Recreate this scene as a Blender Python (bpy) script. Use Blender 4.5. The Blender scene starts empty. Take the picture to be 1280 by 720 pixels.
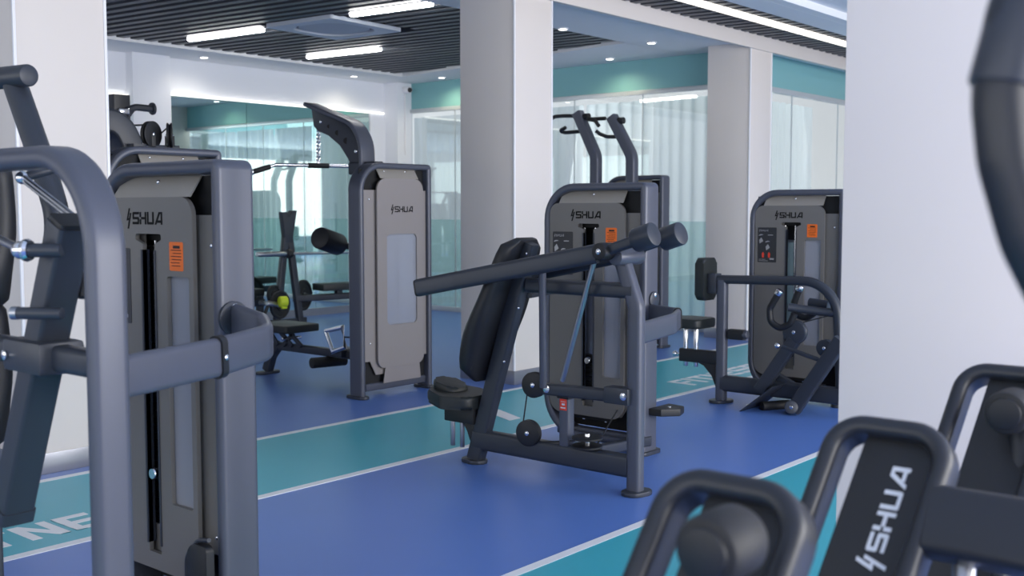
import bpy, bmesh, math, random
from mathutils import Vector, Matrix
random.seed(7)
S = bpy.context.scene
COL = S.collection

# ------------------------------------------------------------------ camera
FPX, HORIZON, VPX, EYE = 1365.0, 262.0, 1795.0, 1.45
PITCH = math.atan((360 - HORIZON) / FPX)
YAW = math.atan((VPX - 640) / math.hypot(FPX, 360 - HORIZON))
Fh = Vector((math.cos(YAW), math.sin(YAW), 0)); Rt = Vector((math.sin(YAW), -math.cos(YAW), 0)); Zv = Vector((0, 0, 1))
Fw = Fh * math.cos(PITCH) - Zv * math.sin(PITCH); Up = Fh * math.sin(PITCH) + Zv * math.cos(PITCH)
CAMPOS = Vector((0, 0, EYE))
cd = bpy.data.cameras.new('camera'); cam = bpy.data.objects.new('camera', cd); COL.objects.link(cam)
cd.sensor_width = 36; cd.lens = FPX / 1280 * 36
cd.clip_start = 0.05
cam.matrix_world = Matrix(((Rt.x, Up.x, -Fw.x, 0), (Rt.y, Up.y, -Fw.y, 0), (Rt.z, Up.z, -Fw.z, EYE), (0, 0, 0, 1)))
cd.dof.use_dof = True; cd.dof.focus_distance = 5.0; cd.dof.aperture_fstop = 4.0
S.camera = cam

def ray(u, v): return Fw * FPX + Rt * (u - 640) + Up * (360 - v)
def on_x(u, v, X): d = ray(u, v); return CAMPOS + d * (X / d.x)
def on_y(u, v, Y): d = ray(u, v); return CAMPOS + d * (Y / d.y)
def on_z(u, v, z=0.0): d = ray(u, v); return CAMPOS + d * ((z - EYE) / d.z)

# ------------------------------------------------------------------ view, world, daylight
S.view_settings.view_transform = 'Standard'; S.view_settings.look = 'None'
S.view_settings.exposure = 0.0; S.view_settings.gamma = 1.0; S.view_settings.use_curve_mapping = False
S.cycles.use_denoising = True
S.cycles.max_bounces = 8; S.cycles.transparent_max_bounces = 12
S.cycles.sample_clamp_indirect = 4.0
W = bpy.data.worlds.new('daylight'); S.world = W; W.use_nodes = True
wb = W.node_tree.nodes['Background']; wb.inputs[0].default_value = (0.95, 0.975, 1.0, 1); wb.inputs[1].default_value = 0.9

def area(name, loc, direction, sx, sy, power, color):
    l = bpy.data.lights.new(name, 'AREA'); l.shape = 'RECTANGLE'; l.size = sx; l.size_y = sy; l.energy = power; l.color = color
    o = bpy.data.objects.new(name, l); COL.objects.link(o); o.location = loc
    o.rotation_euler = Vector(direction).to_track_quat('-Z', 'Y').to_euler(); return o
# daylight entering through the long window walls behind the camera
area('window_daylight_south', (5.0, -4.6, 1.8), (0, 1, -0.05), 13, 2.4, 860, (1.0, 0.98, 0.955))
area('window_daylight_west', (-3.6, 4.0, 1.8), (1, 0, -0.05), 12, 2.4, 130, (0.98, 0.99, 1.0))
# daylight outside the curtained glass
area('outdoor_daylight_north', (13.6, 9.3, 2.6), (-1, 0, -0.15), 6, 4, 62, (1.0, 0.99, 0.97))
area('outdoor_daylight_east', (14.0, 8.6, 2.6), (0, -1, -0.15), 5, 4, 130, (1.0, 0.99, 0.97))

# ------------------------------------------------------------------ materials
def srgb(r, g, b):
    f = lambda c: (c / 255 / 12.92) if c / 255 <= 0.04045 else ((c / 255 + 0.055) / 1.055) ** 2.4
    return (f(r), f(g), f(b), 1)
def mat(name, col, rough=0.5, metal=0.0, noise=0.0, scale=30.0, bump=0.0, spec=0.5, emit=None, es=0.0, coat=0.0):
    m = bpy.data.materials.new(name); m.use_nodes = True; nt = m.node_tree; b = nt.nodes['Principled BSDF']
    b.inputs['Base Color'].default_value = col; b.inputs['Roughness'].default_value = rough; b.inputs['Metallic'].default_value = metal
    b.inputs['Specular IOR Level'].default_value = spec
    if coat: b.inputs['Coat Weight'].default_value = coat; b.inputs['Coat Roughness'].default_value = 0.25
    if noise or bump:
        tc = nt.nodes.new('ShaderNodeTexCoord'); n = nt.nodes.new('ShaderNodeTexNoise')
        n.inputs['Scale'].default_value = scale; n.inputs['Detail'].default_value = 3
        nt.links.new(tc.outputs['Object'], n.inputs['Vector'])
        if noise:
            mx = nt.nodes.new('ShaderNodeMix'); mx.data_type = 'RGBA'
            mx.inputs[6].default_value = tuple(c * (1 - noise) for c in col[:3]) + (1,)
            mx.inputs[7].default_value = tuple(min(1, c * (1 + noise)) for c in col[:3]) + (1,)
            nt.links.new(n.outputs[0], mx.inputs[0]); nt.links.new(mx.outputs[2], b.inputs['Base Color'])
        if bump:
            bp = nt.nodes.new('ShaderNodeBump'); bp.inputs['Strength'].default_value = bump; bp.inputs['Distance'].default_value = 0.002
            nt.links.new(n.outputs[0], bp.inputs['Height']); nt.links.new(bp.outputs[0], b.inputs['Normal'])
    if emit: b.inputs['Emission Color'].default_value = emit; b.inputs['Emission Strength'].default_value = es
    return m
def thin_glass(name, tint, rough, fac_base):
    m = bpy.data.materials.new(name); m.use_nodes = True; nt = m.node_tree; nt.nodes.clear()
    out = nt.nodes.new('ShaderNodeOutputMaterial'); mix = nt.nodes.new('ShaderNodeMixShader')
    tr = nt.nodes.new('ShaderNodeBsdfTransparent'); gl = nt.nodes.new('ShaderNodeBsdfGlossy'); fr = nt.nodes.new('ShaderNodeLayerWeight'); pw = nt.nodes.new('ShaderNodeMath'); pw.operation = 'POWER'; pw.inputs[1].default_value = 4.0
    ad = nt.nodes.new('ShaderNodeMath'); ad.operation = 'ADD'; ad.use_clamp = True; ad.inputs[1].default_value = fac_base
    fr.inputs[0].default_value = 0.5; nt.links.new(fr.outputs['Facing'], pw.inputs[0]); tr.inputs[0].default_value = tint; gl.inputs[1].default_value = rough
    nt.links.new(pw.outputs[0], ad.inputs[0]); nt.links.new(ad.outputs[0], mix.inputs[0])
    nt.links.new(tr.outputs[0], mix.inputs[1]); nt.links.new(gl.outputs[0], mix.inputs[2]); nt.links.new(mix.outputs[0], out.inputs[0])
    return m
def translucent(name, col, tcol, fac, rough=0.6, gloss=0.0):
    m = bpy.data.materials.new(name); m.use_nodes = True; nt = m.node_tree; nt.nodes.clear()
    out = nt.nodes.new('ShaderNodeOutputMaterial'); mix = nt.nodes.new('ShaderNodeMixShader'); mix.inputs[0].default_value = fac
    d = nt.nodes.new('ShaderNodeBsdfPrincipled'); d.inputs['Base Color'].default_value = col; d.inputs['Roughness'].default_value = rough
    t = nt.nodes.new('ShaderNodeBsdfTranslucent'); t.inputs[0].default_value = tcol
    nt.links.new(d.outputs[0], mix.inputs[1]); nt.links.new(t.outputs[0], mix.inputs[2]); nt.links.new(mix.outputs[0], out.inputs[0])
    return m
def film(name, tint, col, fac, rough=0.3):
    m = bpy.data.materials.new(name); m.use_nodes = True; nt = m.node_tree; nt.nodes.clear()
    out = nt.nodes.new('ShaderNodeOutputMaterial'); mix = nt.nodes.new('ShaderNodeMixShader'); mix.inputs[0].default_value = fac
    t = nt.nodes.new('ShaderNodeBsdfTransparent'); t.inputs[0].default_value = tint
    d = nt.nodes.new('ShaderNodeBsdfPrincipled'); d.inputs['Base Color'].default_value = col; d.inputs['Roughness'].default_value = rough
    nt.links.new(t.outputs[0], mix.inputs[1]); nt.links.new(d.outputs[0], mix.inputs[2]); nt.links.new(mix.outputs[0], out.inputs[0]); return m
M = dict(
    steel=mat('gunmetal_paint', srgb(78, 82, 95), 0.36, 0.15, 0.05, 400, 0.0),
    dark=mat('dark_steel_paint', srgb(49, 54, 64), 0.40, 0.1, 0.08, 400),
    darker=mat('near_black_paint', srgb(36, 39, 46), 0.38, 0.1, 0.08, 400),
    black=mat('black_plastic', srgb(22, 24, 29), 0.5),
    void=mat('black_interior', srgb(14, 15, 19), 0.7),
    shroud=mat('grey_shroud', srgb(112, 110, 108), 0.45, 0.1, 0.03, 300),
    shroud_pale=mat('pale_shroud', srgb(141, 135, 134), 0.5, 0.1, 0.03, 300),
    top=mat('top_plate_lit_grey', srgb(150, 146, 140), 0.5),  # grey lightened: ceiling light on the tilted plate is put into the colour
    leather=mat('black_green_leather', srgb(28, 34, 36), 0.48, 0, 0.1, 60, 0.15),
    pad=mat('black_upholstery', srgb(24, 26, 31), 0.5, 0, 0.1, 80, 0.1),
    chrome=mat('chrome', srgb(225, 227, 232), 0.16, 1.0),
    satin=mat('brushed_steel', srgb(170, 172, 178), 0.3, 1.0),
    orange=mat('orange_sticker', srgb(236, 110, 30), 0.5),
    red=mat('red_sticker', srgb(214, 60, 40), 0.5),
    ink=mat('dark_ink', srgb(35, 20, 12), 0.6),
    lightink=mat('pale_ink', srgb(205, 210, 218), 0.5),
    logo=mat('logo_black', srgb(8, 8, 10), 0.7, spec=0.2),
    acrylic=film('frosted_acrylic', (.78, .80, .84, 1), srgb(172, 175, 186), 0.60),
    placard=mat('placard_dark', srgb(34, 37, 44), 0.35),
    wall=mat('wall_paint', srgb(224, 217, 212), 0.6, 0, 0.015, 3, 0.0),
    wall_brightened=mat('wall_paint_brightened', srgb(234, 237, 244), 0.6, 0, 0.01, 3),  # wall paint copy, brighter and cooler in colour to make up for dim light
    teal=mat('teal_paint', srgb(130, 184, 188), 0.55),
    ceil=mat('ceiling_paint', srgb(238, 240, 243), 0.7),
    slat=mat('slat_grey', srgb(70, 74, 84), 0.45, 0.2),
    slatvoid=mat('slat_void', srgb(16, 18, 22), 0.8),
    skirt=mat('skirting_steel', srgb(150, 152, 160), 0.3, 0.6),
    guard=mat('corner_guard', srgb(240, 240, 244), 0.35),
    floor=mat('blue_vinyl', srgb(86, 121, 190), 0.36, 0, 0.05, 1.3, 0.0, 0.45),
    lane=mat('teal_vinyl', srgb(62, 168, 184), 0.36, 0, 0.05, 1.3, 0.0, 0.45),
    white=mat('white_vinyl', srgb(228, 230, 232), 0.45),
    lamp=mat('lamp_diffuser', (1, 1, 1, 1), 0.5, emit=(1, 0.985, 0.96, 1), es=26),
    warm=mat('warm_led', (1, 1, 1, 1), 0.5, emit=(1, 0.94, 0.82, 1), es=1.5),
    down=mat('downlight_face', (1, 1, 1, 1), 0.5, emit=(1, 0.97, 0.92, 1), es=7),
    acwhite=mat('unit_white', srgb(200, 208, 220), 0.5),
    acgrey=mat('unit_grille', srgb(182, 190, 204), 0.6),
    lime=mat('lime_rubber', srgb(200, 220, 40), 0.5),
    rubber=mat('black_rubber', srgb(26, 27, 30), 0.6),
    mirror=mat('mirror_glass', srgb(205, 226, 224), 0.015, 1.0),
    glass=thin_glass('partition_glass', (0.95, 0.975, 0.98, 1), 0.02, 0.14),
    frost=film('mint_film', (.90, 1.0, .985, 1), srgb(205, 242, 236), 0.20),
    curtain=translucent('sheer_curtain', srgb(212, 216, 212), srgb(212, 220, 222), 0.5),
    rail=mat('aluminium_rail', srgb(196, 202, 206), 0.35, 0.4),
    winframe=mat('window_frame_white', srgb(235, 238, 240), 0.5),
)

# ------------------------------------------------------------------ mesh builder
V = Vector
def fillet(pts, r, seg=6):
    pts = [V(p) for p in pts]; out = [pts[0]]
    for i in range(1, len(pts) - 1):
        p0, p, p1 = pts[i - 1], pts[i], pts[i + 1]
        rr = r[i] if isinstance(r, (list, tuple)) else r
        a = (p0 - p); b = (p1 - p); la, lb = a.length, b.length
        if rr <= 0 or la < 1e-6 or lb < 1e-6: out.append(p); continue
        a.normalize(); b.normalize(); ang = a.angle(b)
        if ang > math.pi - 0.02: out.append(p); continue
        t = min(rr / math.tan(ang / 2), la * 0.49, lb * 0.49); R = t * math.tan(ang / 2)
        c = p + (a + b).normalized() * (R / math.sin(ang / 2))
        s, e = p + a * t - c, p + b * t - c; tot = s.angle(e); ax = s.cross(e).normalized()
        for k in range(seg + 1): out.append(c + Matrix.Rotation(tot * k / seg, 3, ax) @ s)
    out.append(pts[-1]); return out
def rrect(w, h, r, seg=4):
    r = min(r, w / 2 - 1e-4, h / 2 - 1e-4); o = []
    for cx, cy, a0 in ((w/2-r, h/2-r, 0), (-w/2+r, h/2-r, 90), (-w/2+r, -h/2+r, 180), (w/2-r, -h/2+r, 270)):
        for k in range(seg + 1):
            a = math.radians(a0 + 90 * k / seg); o.append((cx + r * math.cos(a), cy + r * math.sin(a)))
    return o
def rpoly(pts, r, seg=5):  # closed 2-D polygon with rounded corners
    n = len(pts); out = []
    for i in range(n):
        rr = r[i] if isinstance(r, (list, tuple)) else r
        f = fillet([V((*pts[i-1], 0)), V((*pts[i], 0)), V((*pts[(i+1) % n], 0))], [0, rr, 0], seg)
        out += [(q.x, q.y) for q in f[1:-1]]
    return out

class MB:
    def __init__(s): s.bm = bmesh.new()
    def sweep(s, path, prof, N=None, cap=True, closed=False):
        path = [V(p) for p in path]; n = len(path); rings = []
        prev = None
        for i in range(n):
            if closed: t = (path[(i+1) % n] - path[i-1])
            else: t = path[min(i+1, n-1)] - path[max(i-1, 0)]
            t.normalize()
            sc = 1.0
            if N is not None:
                a = V(N) - t * V(N).dot(t); a.normalize()
            else:
                if prev is None:
                    ref = Zv if abs(t.z) < 0.9 else V((1, 0, 0)); a = (ref - t * ref.dot(t)).normalized()
                else: a = (prev - t * prev.dot(t)).normalized()
                prev = a
            b = t.cross(a)
            if 0 < i < n - 1 or closed:
                d0 = (path[i] - path[i-1]).normalized(); d1 = (path[(i+1) % n] - path[i]).normalized()
                cosh = math.sqrt(max(0.05, (1 + d0.dot(d1)) / 2)); sc = 1 / cosh
                axis = d1 - d0
                if axis.length > 1e-6: axis.normalize()
                else: sc = 1.0
            ring = []
            for (x, y) in prof:
                off = a * x + b * y
                if sc > 1.0001: off = off + axis * off.dot(axis) * (sc - 1)
                ring.append(s.bm.verts.new(path[i] + off))
            rings.append(ring)
        m = len(prof)
        rng = range(n) if closed else range(n - 1)
        for i in rng:
            r0, r1 = rings[i], rings[(i+1) % n]
            for j in range(m): s.bm.faces.new((r0[j], r0[(j+1) % m], r1[(j+1) % m], r1[j]))
        if cap and not closed:
            s.bm.faces.new(rings[0][::-1]); s.bm.faces.new(rings[-1])
        return s
    def tube(s, path, w, h, N, r=0.012, fl=0.0, seg=6, closed=False):
        return s.sweep(fillet(path, fl, seg) if (fl and not closed) else path, rrect(w, h, r), N, closed=closed)
    def rod(s, path, r, fl=0.0, n=14, seg=6):
        prof = [(r * math.cos(2*math.pi*k/n), r * math.sin(2*math.pi*k/n)) for k in range(n)]
        return s.sweep(fillet(path, fl, seg) if fl else path, prof)
    def lathe(s, p, axis, prof, n=28):  # prof: (distance along axis, radius)
        p = V(p); ax = V(axis).normalized(); ref = Zv if abs(ax.z) < 0.9 else V((1, 0, 0)); a = (ref - ax * ref.dot(ax)).normalized(); b = ax.cross(a)
        rings = []
        for d, r in prof:
            r = max(r, 1e-4)
            rings.append([s.bm.verts.new(p + ax * d + (a * math.cos(2*math.pi*k/n) + b * math.sin(2*math.pi*k/n)) * r) for k in range(n)])
        for i in range(len(rings) - 1):
            for j in range(n): s.bm.faces.new((rings[i][j], rings[i][(j+1) % n], rings[i+1][(j+1) % n], rings[i+1][j]))
        s.bm.faces.new(rings[0][::-1]); s.bm.faces.new(rings[-1]); return s
    def cyl(s, p0, p1, r, n=24, bev=None):
        p0, p1 = V(p0), V(p1); L = (p1 - p0).length; e = min(r * 0.18, L * 0.25) if bev is None else bev
        return s.lathe(p0, p1 - p0, [(0, r - e), (e * 0.3, r - e * 0.3), (e, r), (L - e, r), (L - e * 0.3, r - e * 0.3), (L, r - e)], n)
    def box(s, c, size, bev=0.0, ax=None, seg=2):
        c = V(c); ax = ax or (V((1, 0, 0)), V((0, 1, 0)), V((0, 0, 1)))
        vs = []
        for dx in (-.5, .5):
            for dy in (-.5, .5):
                for dz in (-.5, .5): vs.append(s.bm.verts.new(c + V(ax[0]) * dx * size[0] + V(ax[1]) * dy * size[1] + V(ax[2]) * dz * size[2]))
        fs = [s.bm.faces.new([vs[i] for i in q]) for q in ((0,1,3,2), (4,6,7,5), (0,4,5,1), (2,3,7,6), (0,2,6,4), (1,5,7,3))]
        if bev:
            es = set(e for f in fs for e in f.edges)
            bmesh.ops.bevel(s.bm, geom=list(es), offset=bev, segments=seg, affect='EDGES', profile=0.6)
        return s
    def b2(s, lo, hi, bev=0.0, seg=2):
        lo, hi = V(lo), V(hi); return s.box((lo + hi) / 2, hi - lo, bev, None, seg)
    def prism(s, pts, ext, bev=0.0, seg=2):
        pts = [V(p) for p in pts]; ext = V(ext)
        a = [s.bm.verts.new(p) for p in pts]; b = [s.bm.verts.new(p + ext) for p in pts]; n = len(pts)
        fs = [s.bm.faces.new(a[::-1]), s.bm.faces.new(b)]
        for i in range(n): s.bm.faces.new((a[i], a[(i+1) % n], b[(i+1) % n], b[i]))
        if bev:
            es = set(e for f in fs for e in f.edges)
            bmesh.ops.bevel(s.bm, geom=list(es), offset=bev, segments=seg, affect='EDGES', profile=0.6)
        return s
    def holes(s, outer, holes, fn, ext):  # flat plate with holes; fn maps 2-D to 3-D
        edges = []
        for loop in [outer] + holes:
            vs = [s.bm.verts.new(fn(*p)) for p in loop]
            for i in range(len(vs)): edges.append(s.bm.edges.new((vs[i], vs[(i+1) % len(vs)])))
        r = bmesh.ops.triangle_fill(s.bm, edges=edges, use_beauty=True)
        fs = [g for g in r['geom'] if isinstance(g, bmesh.types.BMFace)]
        e = bmesh.ops.extrude_face_region(s.bm, geom=fs)
        bmesh.ops.translate(s.bm, verts=[g for g in e['geom'] if isinstance(g, bmesh.types.BMVert)], vec=V(ext))
        return s
    def ball(s, c, r, n=16):
        bmesh.ops.create_uvsphere(s.bm, u_segments=n, v_segments=n // 2, radius=r, matrix=Matrix.Translation(V(c))); return s
    def build(s, name, m, parent=None, ang=38, **props):
        bmesh.ops.recalc_face_normals(s.bm, faces=s.bm.faces[:])
        me = bpy.data.meshes.new(name)
        if parent is not None:
            off = V((0, 0, 0)); p = parent
            while p is not None: off += p.location; p = p.parent
        else:
            xs = [v.co for v in s.bm.verts]
            off = V(((min(v.x for v in xs) + max(v.x for v in xs)) / 2, (min(v.y for v in xs) + max(v.y for v in xs)) / 2, min(v.z for v in xs)))
        bmesh.ops.translate(s.bm, verts=s.bm.verts[:], vec=-off)
        s.bm.to_mesh(me); s.bm.free()
        me.polygons.foreach_set('use_smooth', [True] * len(me.polygons)); me.set_sharp_from_angle(angle=math.radians(ang))
        me.materials.append(M[m]); o = bpy.data.objects.new(name, me); COL.objects.link(o)
        if parent is not None: o.parent = parent
        else: o.location = off
        for k, v in props.items(): o[k] = v
        return o
def thing(name, loc, label, cat, group=None):
    o = bpy.data.objects.new(name, None); COL.objects.link(o); o.location = loc; o.empty_display_size = 0.1
    o['label'] = label; o['category'] = cat
    if group: o['group'] = group
    return o
def struct(mb, name, m): return mb.build(name, m, None, kind='structure')

# lettering as stroke polygons in a unit-high cell
def bar(x0, y0, x1, y1): return [(x0, y0), (x1, y0), (x1, y1), (x0, y1)]
GL = {
 'S': (0.92, [bar(0.06,.80,.96,1), bar(0,.46,.22,.94), bar(0.04,.40,.90,.60), bar(.74,.06,.96,.54), bar(0,0,.90,.20)]),
 'H': (0.95, [bar(0,0,.22,.42), bar(0,.58,.22,1), bar(.75,0,.97,1), bar(.22,.40,.97,.60)]),
 'U': (0.95, [bar(0,.06,.22,1), bar(.75,.06,.97,1), bar(.06,0,.91,.20)]),
 'A': (1.10, [[(0,0),(.24,0),(.80,.88),(.92,1),(.60,1)], bar(.88,0,1.10,1), [(.60,1),(.52,.84),(.92,.84),(.92,1)], bar(.40,.14,.92,.34)]),
 'F': (0.66, [bar(0,0,.2,1), bar(0,.82,.66,1), bar(0,.42,.58,.6)]),
 'I': (0.2, [bar(0,0,.2,1)]),
 'T': (0.7, [bar(.25,0,.45,1), bar(0,.82,.7,1)]),
 'N': (0.7, [bar(0,0,.18,1), bar(.52,0,.7,1), [(0,1),(.2,1),(.7,0),(.5,0)]]),
 'E': (0.66, [bar(0,0,.2,1), bar(0,.82,.66,1), bar(0,.41,.6,.59), bar(0,0,.66,.18)]),
 'L': (0.62, [bar(0,0,.2,1), bar(0,0,.62,.18)]),
 'R': (0.75, [bar(0,0,.18,1), bar(0,.82,.7,1), bar(.55,.5,.73,.95), bar(0,.42,.7,.58), [(.3,.42),(.5,.42),(.75,0),(.55,0)]]),
 '@': (0.78, [[(0,.30),(.21,.30),(.57,1.30),(.36,1.30)], [(0,.30),(.05,.47),(.56,.52),(.50,.35)], [(.12,-.36),(.33,-.36),(.74,.92),(.54,.92)]]),
 '1': (0.3, [bar(0,0,.3,1)]), ' ': (0.4, []),
}
def letters(mb, text, o, ex, ey, h, th, gap=0.16, sx=1.0):
    o, ex, ey = V(o), V(ex).normalized(), V(ey).normalized(); ez = ex.cross(ey).normalized(); x = 0
    for ch in text:
        w, polys = GL[ch]
        for k, p in enumerate(polys):
            mb.prism([o + ex * ((x + q[0]) * h * sx) + ey * (q[1] * h) - ez * 0.0005 for q in p], ez * (th + 0.0001 * k))
        x += w + gap
    return x * h * sx

# ------------------------------------------------------------------ room shell
ZC, YL, XB = 3.27, 11.73, 11.30
mb = MB(); mb.b2((-4.5, -5.5, -0.1), (17, 15, 0)); struct(mb, 'floor', 'floor')
def strip(name, y0, y1, z, m, x0=-4.4, x1=16.8): struct(MB().b2((x0, y0, 0.0), (x1, y1, z)), name, m)
strip('floor_lane', 4.50, 5.60, 0.002, 'lane'); strip('floor_lane_edge', 4.445, 4.50, 0.003, 'white'); strip('floor_lane_edge_far', 5.60, 5.655, 0.003, 'white')
strip('floor_lane_near', 1.60, 2.715, 0.002, 'lane'); strip('floor_lane_near_edge', 2.715, 2.765, 0.003, 'white'); strip('floor_lane_near_edge_front', 1.55, 1.60, 0.003, 'white')
mb = MB()
fx = 2.234 - (0.66 + 0.2 + 0.7 + 3 * 0.12) * 0.25
letters(mb, 'FITNESS', (fx, 4.633, 0.003), (1, 0, 0), (0, 1, 0), 0.25, 0.0015, 0.12); struct(mb, 'floor_lettering', 'white')
mb = MB(); letters(mb, 'FITNESS', (7.80, 4.62, 0.003), (1, 0, 0), (0, 1, 0), 0.26, 0.0015, 0.12); struct(mb, 'floor_lettering_far', 'white')
mb = MB(); mb.prism([(5.66, 4.80, 0.003), (5.78, 4.80, 0.003), (5.93, 5.13, 0.003), (5.80, 5.13, 0.003)], (0, 0, 0.0015)); mb.prism([(5.86, 5.28, 0.003), (6.0, 5.28, 0.003), (6.02, 5.42, 0.003), (5.90, 5.42, 0.003)], (0, 0, 0.0015)); struct(mb, 'floor_numeral', 'white')

# columns
def column(name, x0, x1, y0, y1, zt=3.6):
    mb = MB(); mb.b2((x0, y0, 0.11), (x1, y1, zt), 0.006); struct(mb, name, 'wall')
    mb = MB(); mb.b2((x0 - .006, y0 - .006, 0), (x1 + .006, y1 + .006, 0.115), 0.003); struct(mb, name.replace('column', 'baseboard'), 'skirt')
    for i, (x, y) in enumerate(((x0, y0), (x1, y0))):
        mb = MB(); mb.b2((x - .009, y - .009, 0.115), (x + .009, y + .009, zt), 0.006); struct(mb, 'trim_' + name + ('_a' if i == 0 else '_b'), 'guard')
column('column_left', 2.767, 3.285, 5.77, 6.30)
column('column_middle', 6.866, 7.355, 5.77, 6.37)
column('column_right', 10.86, 11.35, 5.77, 6.30)
column('column_near', 3.02, 3.54, 0.72, 1.306)

# ceilings
mb = MB()
mb.b2((-4.5, 10.93, ZC), (11.45, 11.93, 3.42)); mb.b2((-4.5, 5.77, ZC), (11.45, 6.86, 3.42)); mb.b2((11.45, 5.77, ZC), (17, 6.2, 3.42))
mb.prism([(x, y, ZC) for x, y in rpoly([(10.62, 10.94), (10.05, 6.85), (11.44, 6.85), (11.44, 10.94)], 0.0)], (0, 0, 0.15))
struct(mb, 'ceiling', 'ceil')
mb = MB(); mb.b2((-4.5, 5.74, 3.20), (17, 5.785, 3.60)); struct(mb, 'ceiling_beam', 'wall')
mb = MB(); mb.b2((-4.5, 4.60, 3.29), (17, 4.88, 3.42)); mb.b2((-4.5, 4.48, 3.29), (17, 4.595, 3.50)); struct(mb, 'ceiling_beam_far', 'ceil')
mb = MB(); mb.b2((-4.5, -5.5, 3.36), (17, 4.49, 3.5)); struct(mb, 'ceiling_front', 'ceil')
mb = MB(); mb.b2((-4.5, 4.4, 3.421), (11.5, 11.95, 3.46)); mb.b2((11.5, 4.4, 3.421), (17, 6.25, 3.46)); struct(mb, 'ceiling_void', 'slatvoid')
TH = math.radians(6.0); SD = V((-math.sin(TH), math.cos(TH), 0)); SP_ = V((math.cos(TH), math.sin(TH), 0))
def slats(name, xa, xb, y0, y1, z, pitch, wdt, clipx=None, hole=None):
    mb = MB(); x = xa
    while x < xb:
        p0 = V((x - math.tan(TH) * y0, y0, z)); p1 = V((x - math.tan(TH) * y1, y1, z))
        if p0.x > -3 and (clipx is None or p0.x < clipx):
            segs = [(p0, p1)]
            if hole:
                xm = p0.x - math.tan(TH) * (hole[2] / 2 + hole[3] / 2 - y0)
                if hole[0] - wdt < xm < hole[1] + wdt:
                    f = lambda yy: p0.lerp(p1, (yy - y0) / (y1 - y0)); segs = [(p0, f(hole[2])), (f(hole[3]), p1)]
            for a, b in segs: mb.box((a + b) / 2 + V((0, 0, .03)), (wdt, (b - a).length, 0.06), 0, (SP_, SD, Zv))
        x += pitch
    return struct(mb, name, 'slat')
slats('ceiling_slats', 2.0, 11.75, 6.82, 10.98, 3.30, 0.168, 0.085, 10.9, (6.89, 7.97, 8.12, 9.14))
slats('ceiling_slats_aisle', 3.0, 17.4, 4.88, 5.74, 3.347, 0.175, 0.10)

# walls
mb = MB(); mb.b2((-4.5, YL, 2.835), (XB + 0.3, YL + 0.2, 3.42)); mb.b2((-4.5, YL + 0.02, 0), (XB + 0.3, YL + 0.2, 2.84)); struct(mb, 'wall_left', 'wall_brightened')
mb = MB(); mb.b2((6.93, YL - 0.14, 0), (7.43, YL + 0.02, 3.3), 0.005); struct(mb, 'wall_left_pier', 'wall_brightened')
mb = MB(); mb.b2((11.02, YL - 0.28, 0), (XB + 0.02, YL + 0.02, 3.3), 0.005); struct(mb, 'wall_corner_pier', 'wall_brightened')
mb = MB(); mb.b2((10.73, YL - 0.02, 0), (11.02, YL + 0.03, 2.83)); struct(mb, 'wall_left_panel', 'wall_brightened')
mb = MB(); mb.b2((-4.5, YL - 0.03, 0), (6.93, YL + .03, 0.1)); mb.b2((7.43, YL - 0.03, 0), (11.02, YL + .03, 0.1)); struct(mb, 'baseboard_left', 'skirt')
mb = MB(); mb.b2((XB, 6.2, 2.884), (XB + .12, YL - .2, 3.42)); struct(mb, 'wall_back_header', 'teal')
mb = MB(); mb.b2((XB + .02, 6.08, 2.884), (17, 6.2, 3.42)); struct(mb, 'wall_right_header', 'teal')
mb = MB(); mb.b2((-4.5, -5.2, 0), (17, -5.0, 0.7)); mb.b2((-4.5, -5.2, 2.9), (17, -5.0, 3.5))
for x in (-4.5, -1, 2.5, 6, 9.5, 13): mb.b2((x, -5.2, .7), (x + .5, -5.0, 2.9))
struct(mb, 'wall_front', 'wall')
mb = MB(); mb.b2((-4.5, -5.2, 0), (-4.3, YL + .2, 0.7)); mb.b2((-4.5, -5.2, 2.9), (-4.3, YL + .2, 3.5))
for y in (-5, -1.5, 2, 5.5, 9): mb.b2((-4.5, y, .7), (-4.3, y + .5, 2.9))
struct(mb, 'wall_entrance', 'wall')

mb = MB(); mb.b2((16.85, -5.2, 0), (17.0, 6.1, 3.5)); struct(mb, 'wall_right', 'wall')
# glazed partition at the back and to the right
def glazing(name, pts, along, z0=0.06, z1=2.86):
    for i in range(len(pts) - 1):
        a, b = V(pts[i]), V(pts[i + 1]); d = (b - a).normalized(); n = d.cross(Zv)
        g = MB(); g.box((a + b) / 2 + Zv * ((z0 + z1) / 2), ((b - a).length - 0.008, 0.010, z1 - z0), 0, (d, n, Zv))
        w = g.build(f'window_{name}{i + 1}', 'glass', None, kind='structure')
        f = MB(); f.box((a + b) / 2 + n * along * 0.012 + Zv * ((z0 + 1.31) / 2), ((b - a).length - 0.008, 0.004, 1.31 - z0), 0, (d, n, Zv)); f.build('frosted_film', 'frost', w)
        if i: MB().box(a + Zv * ((z0 + z1) / 2), (0.012, 0.014, z1 - z0), 0, (d, n, Zv)).build('joint', 'rail', w)
ys = [on_x(u, 200, XB).y for u in (505, 569, 640, 718, 803, 895)]
glazing('', [(XB, y, 0) for y in ys], -1)
glazing('1', [(x, 6.10, 0) for x in (11.36, 12.55, 13.9, 15.4, 16.9)], 1)
mb = MB(); mb.b2((XB - .03, 6.2, 2.845), (XB + .05, YL - .2, 2.90), 0.004); mb.b2((XB - .03, 6.2, 0), (XB + .04, YL - .2, 0.07), 0.004); struct(mb, 'trim_1', 'rail')
mb = MB(); mb.b2((11.36, 6.06, 2.84), (17, 6.14, 2.90), 0.004); mb.b2((11.36, 6.06, 0), (17, 6.14, 0.07), 0.004); struct(mb, 'trim_2', 'rail')
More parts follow.
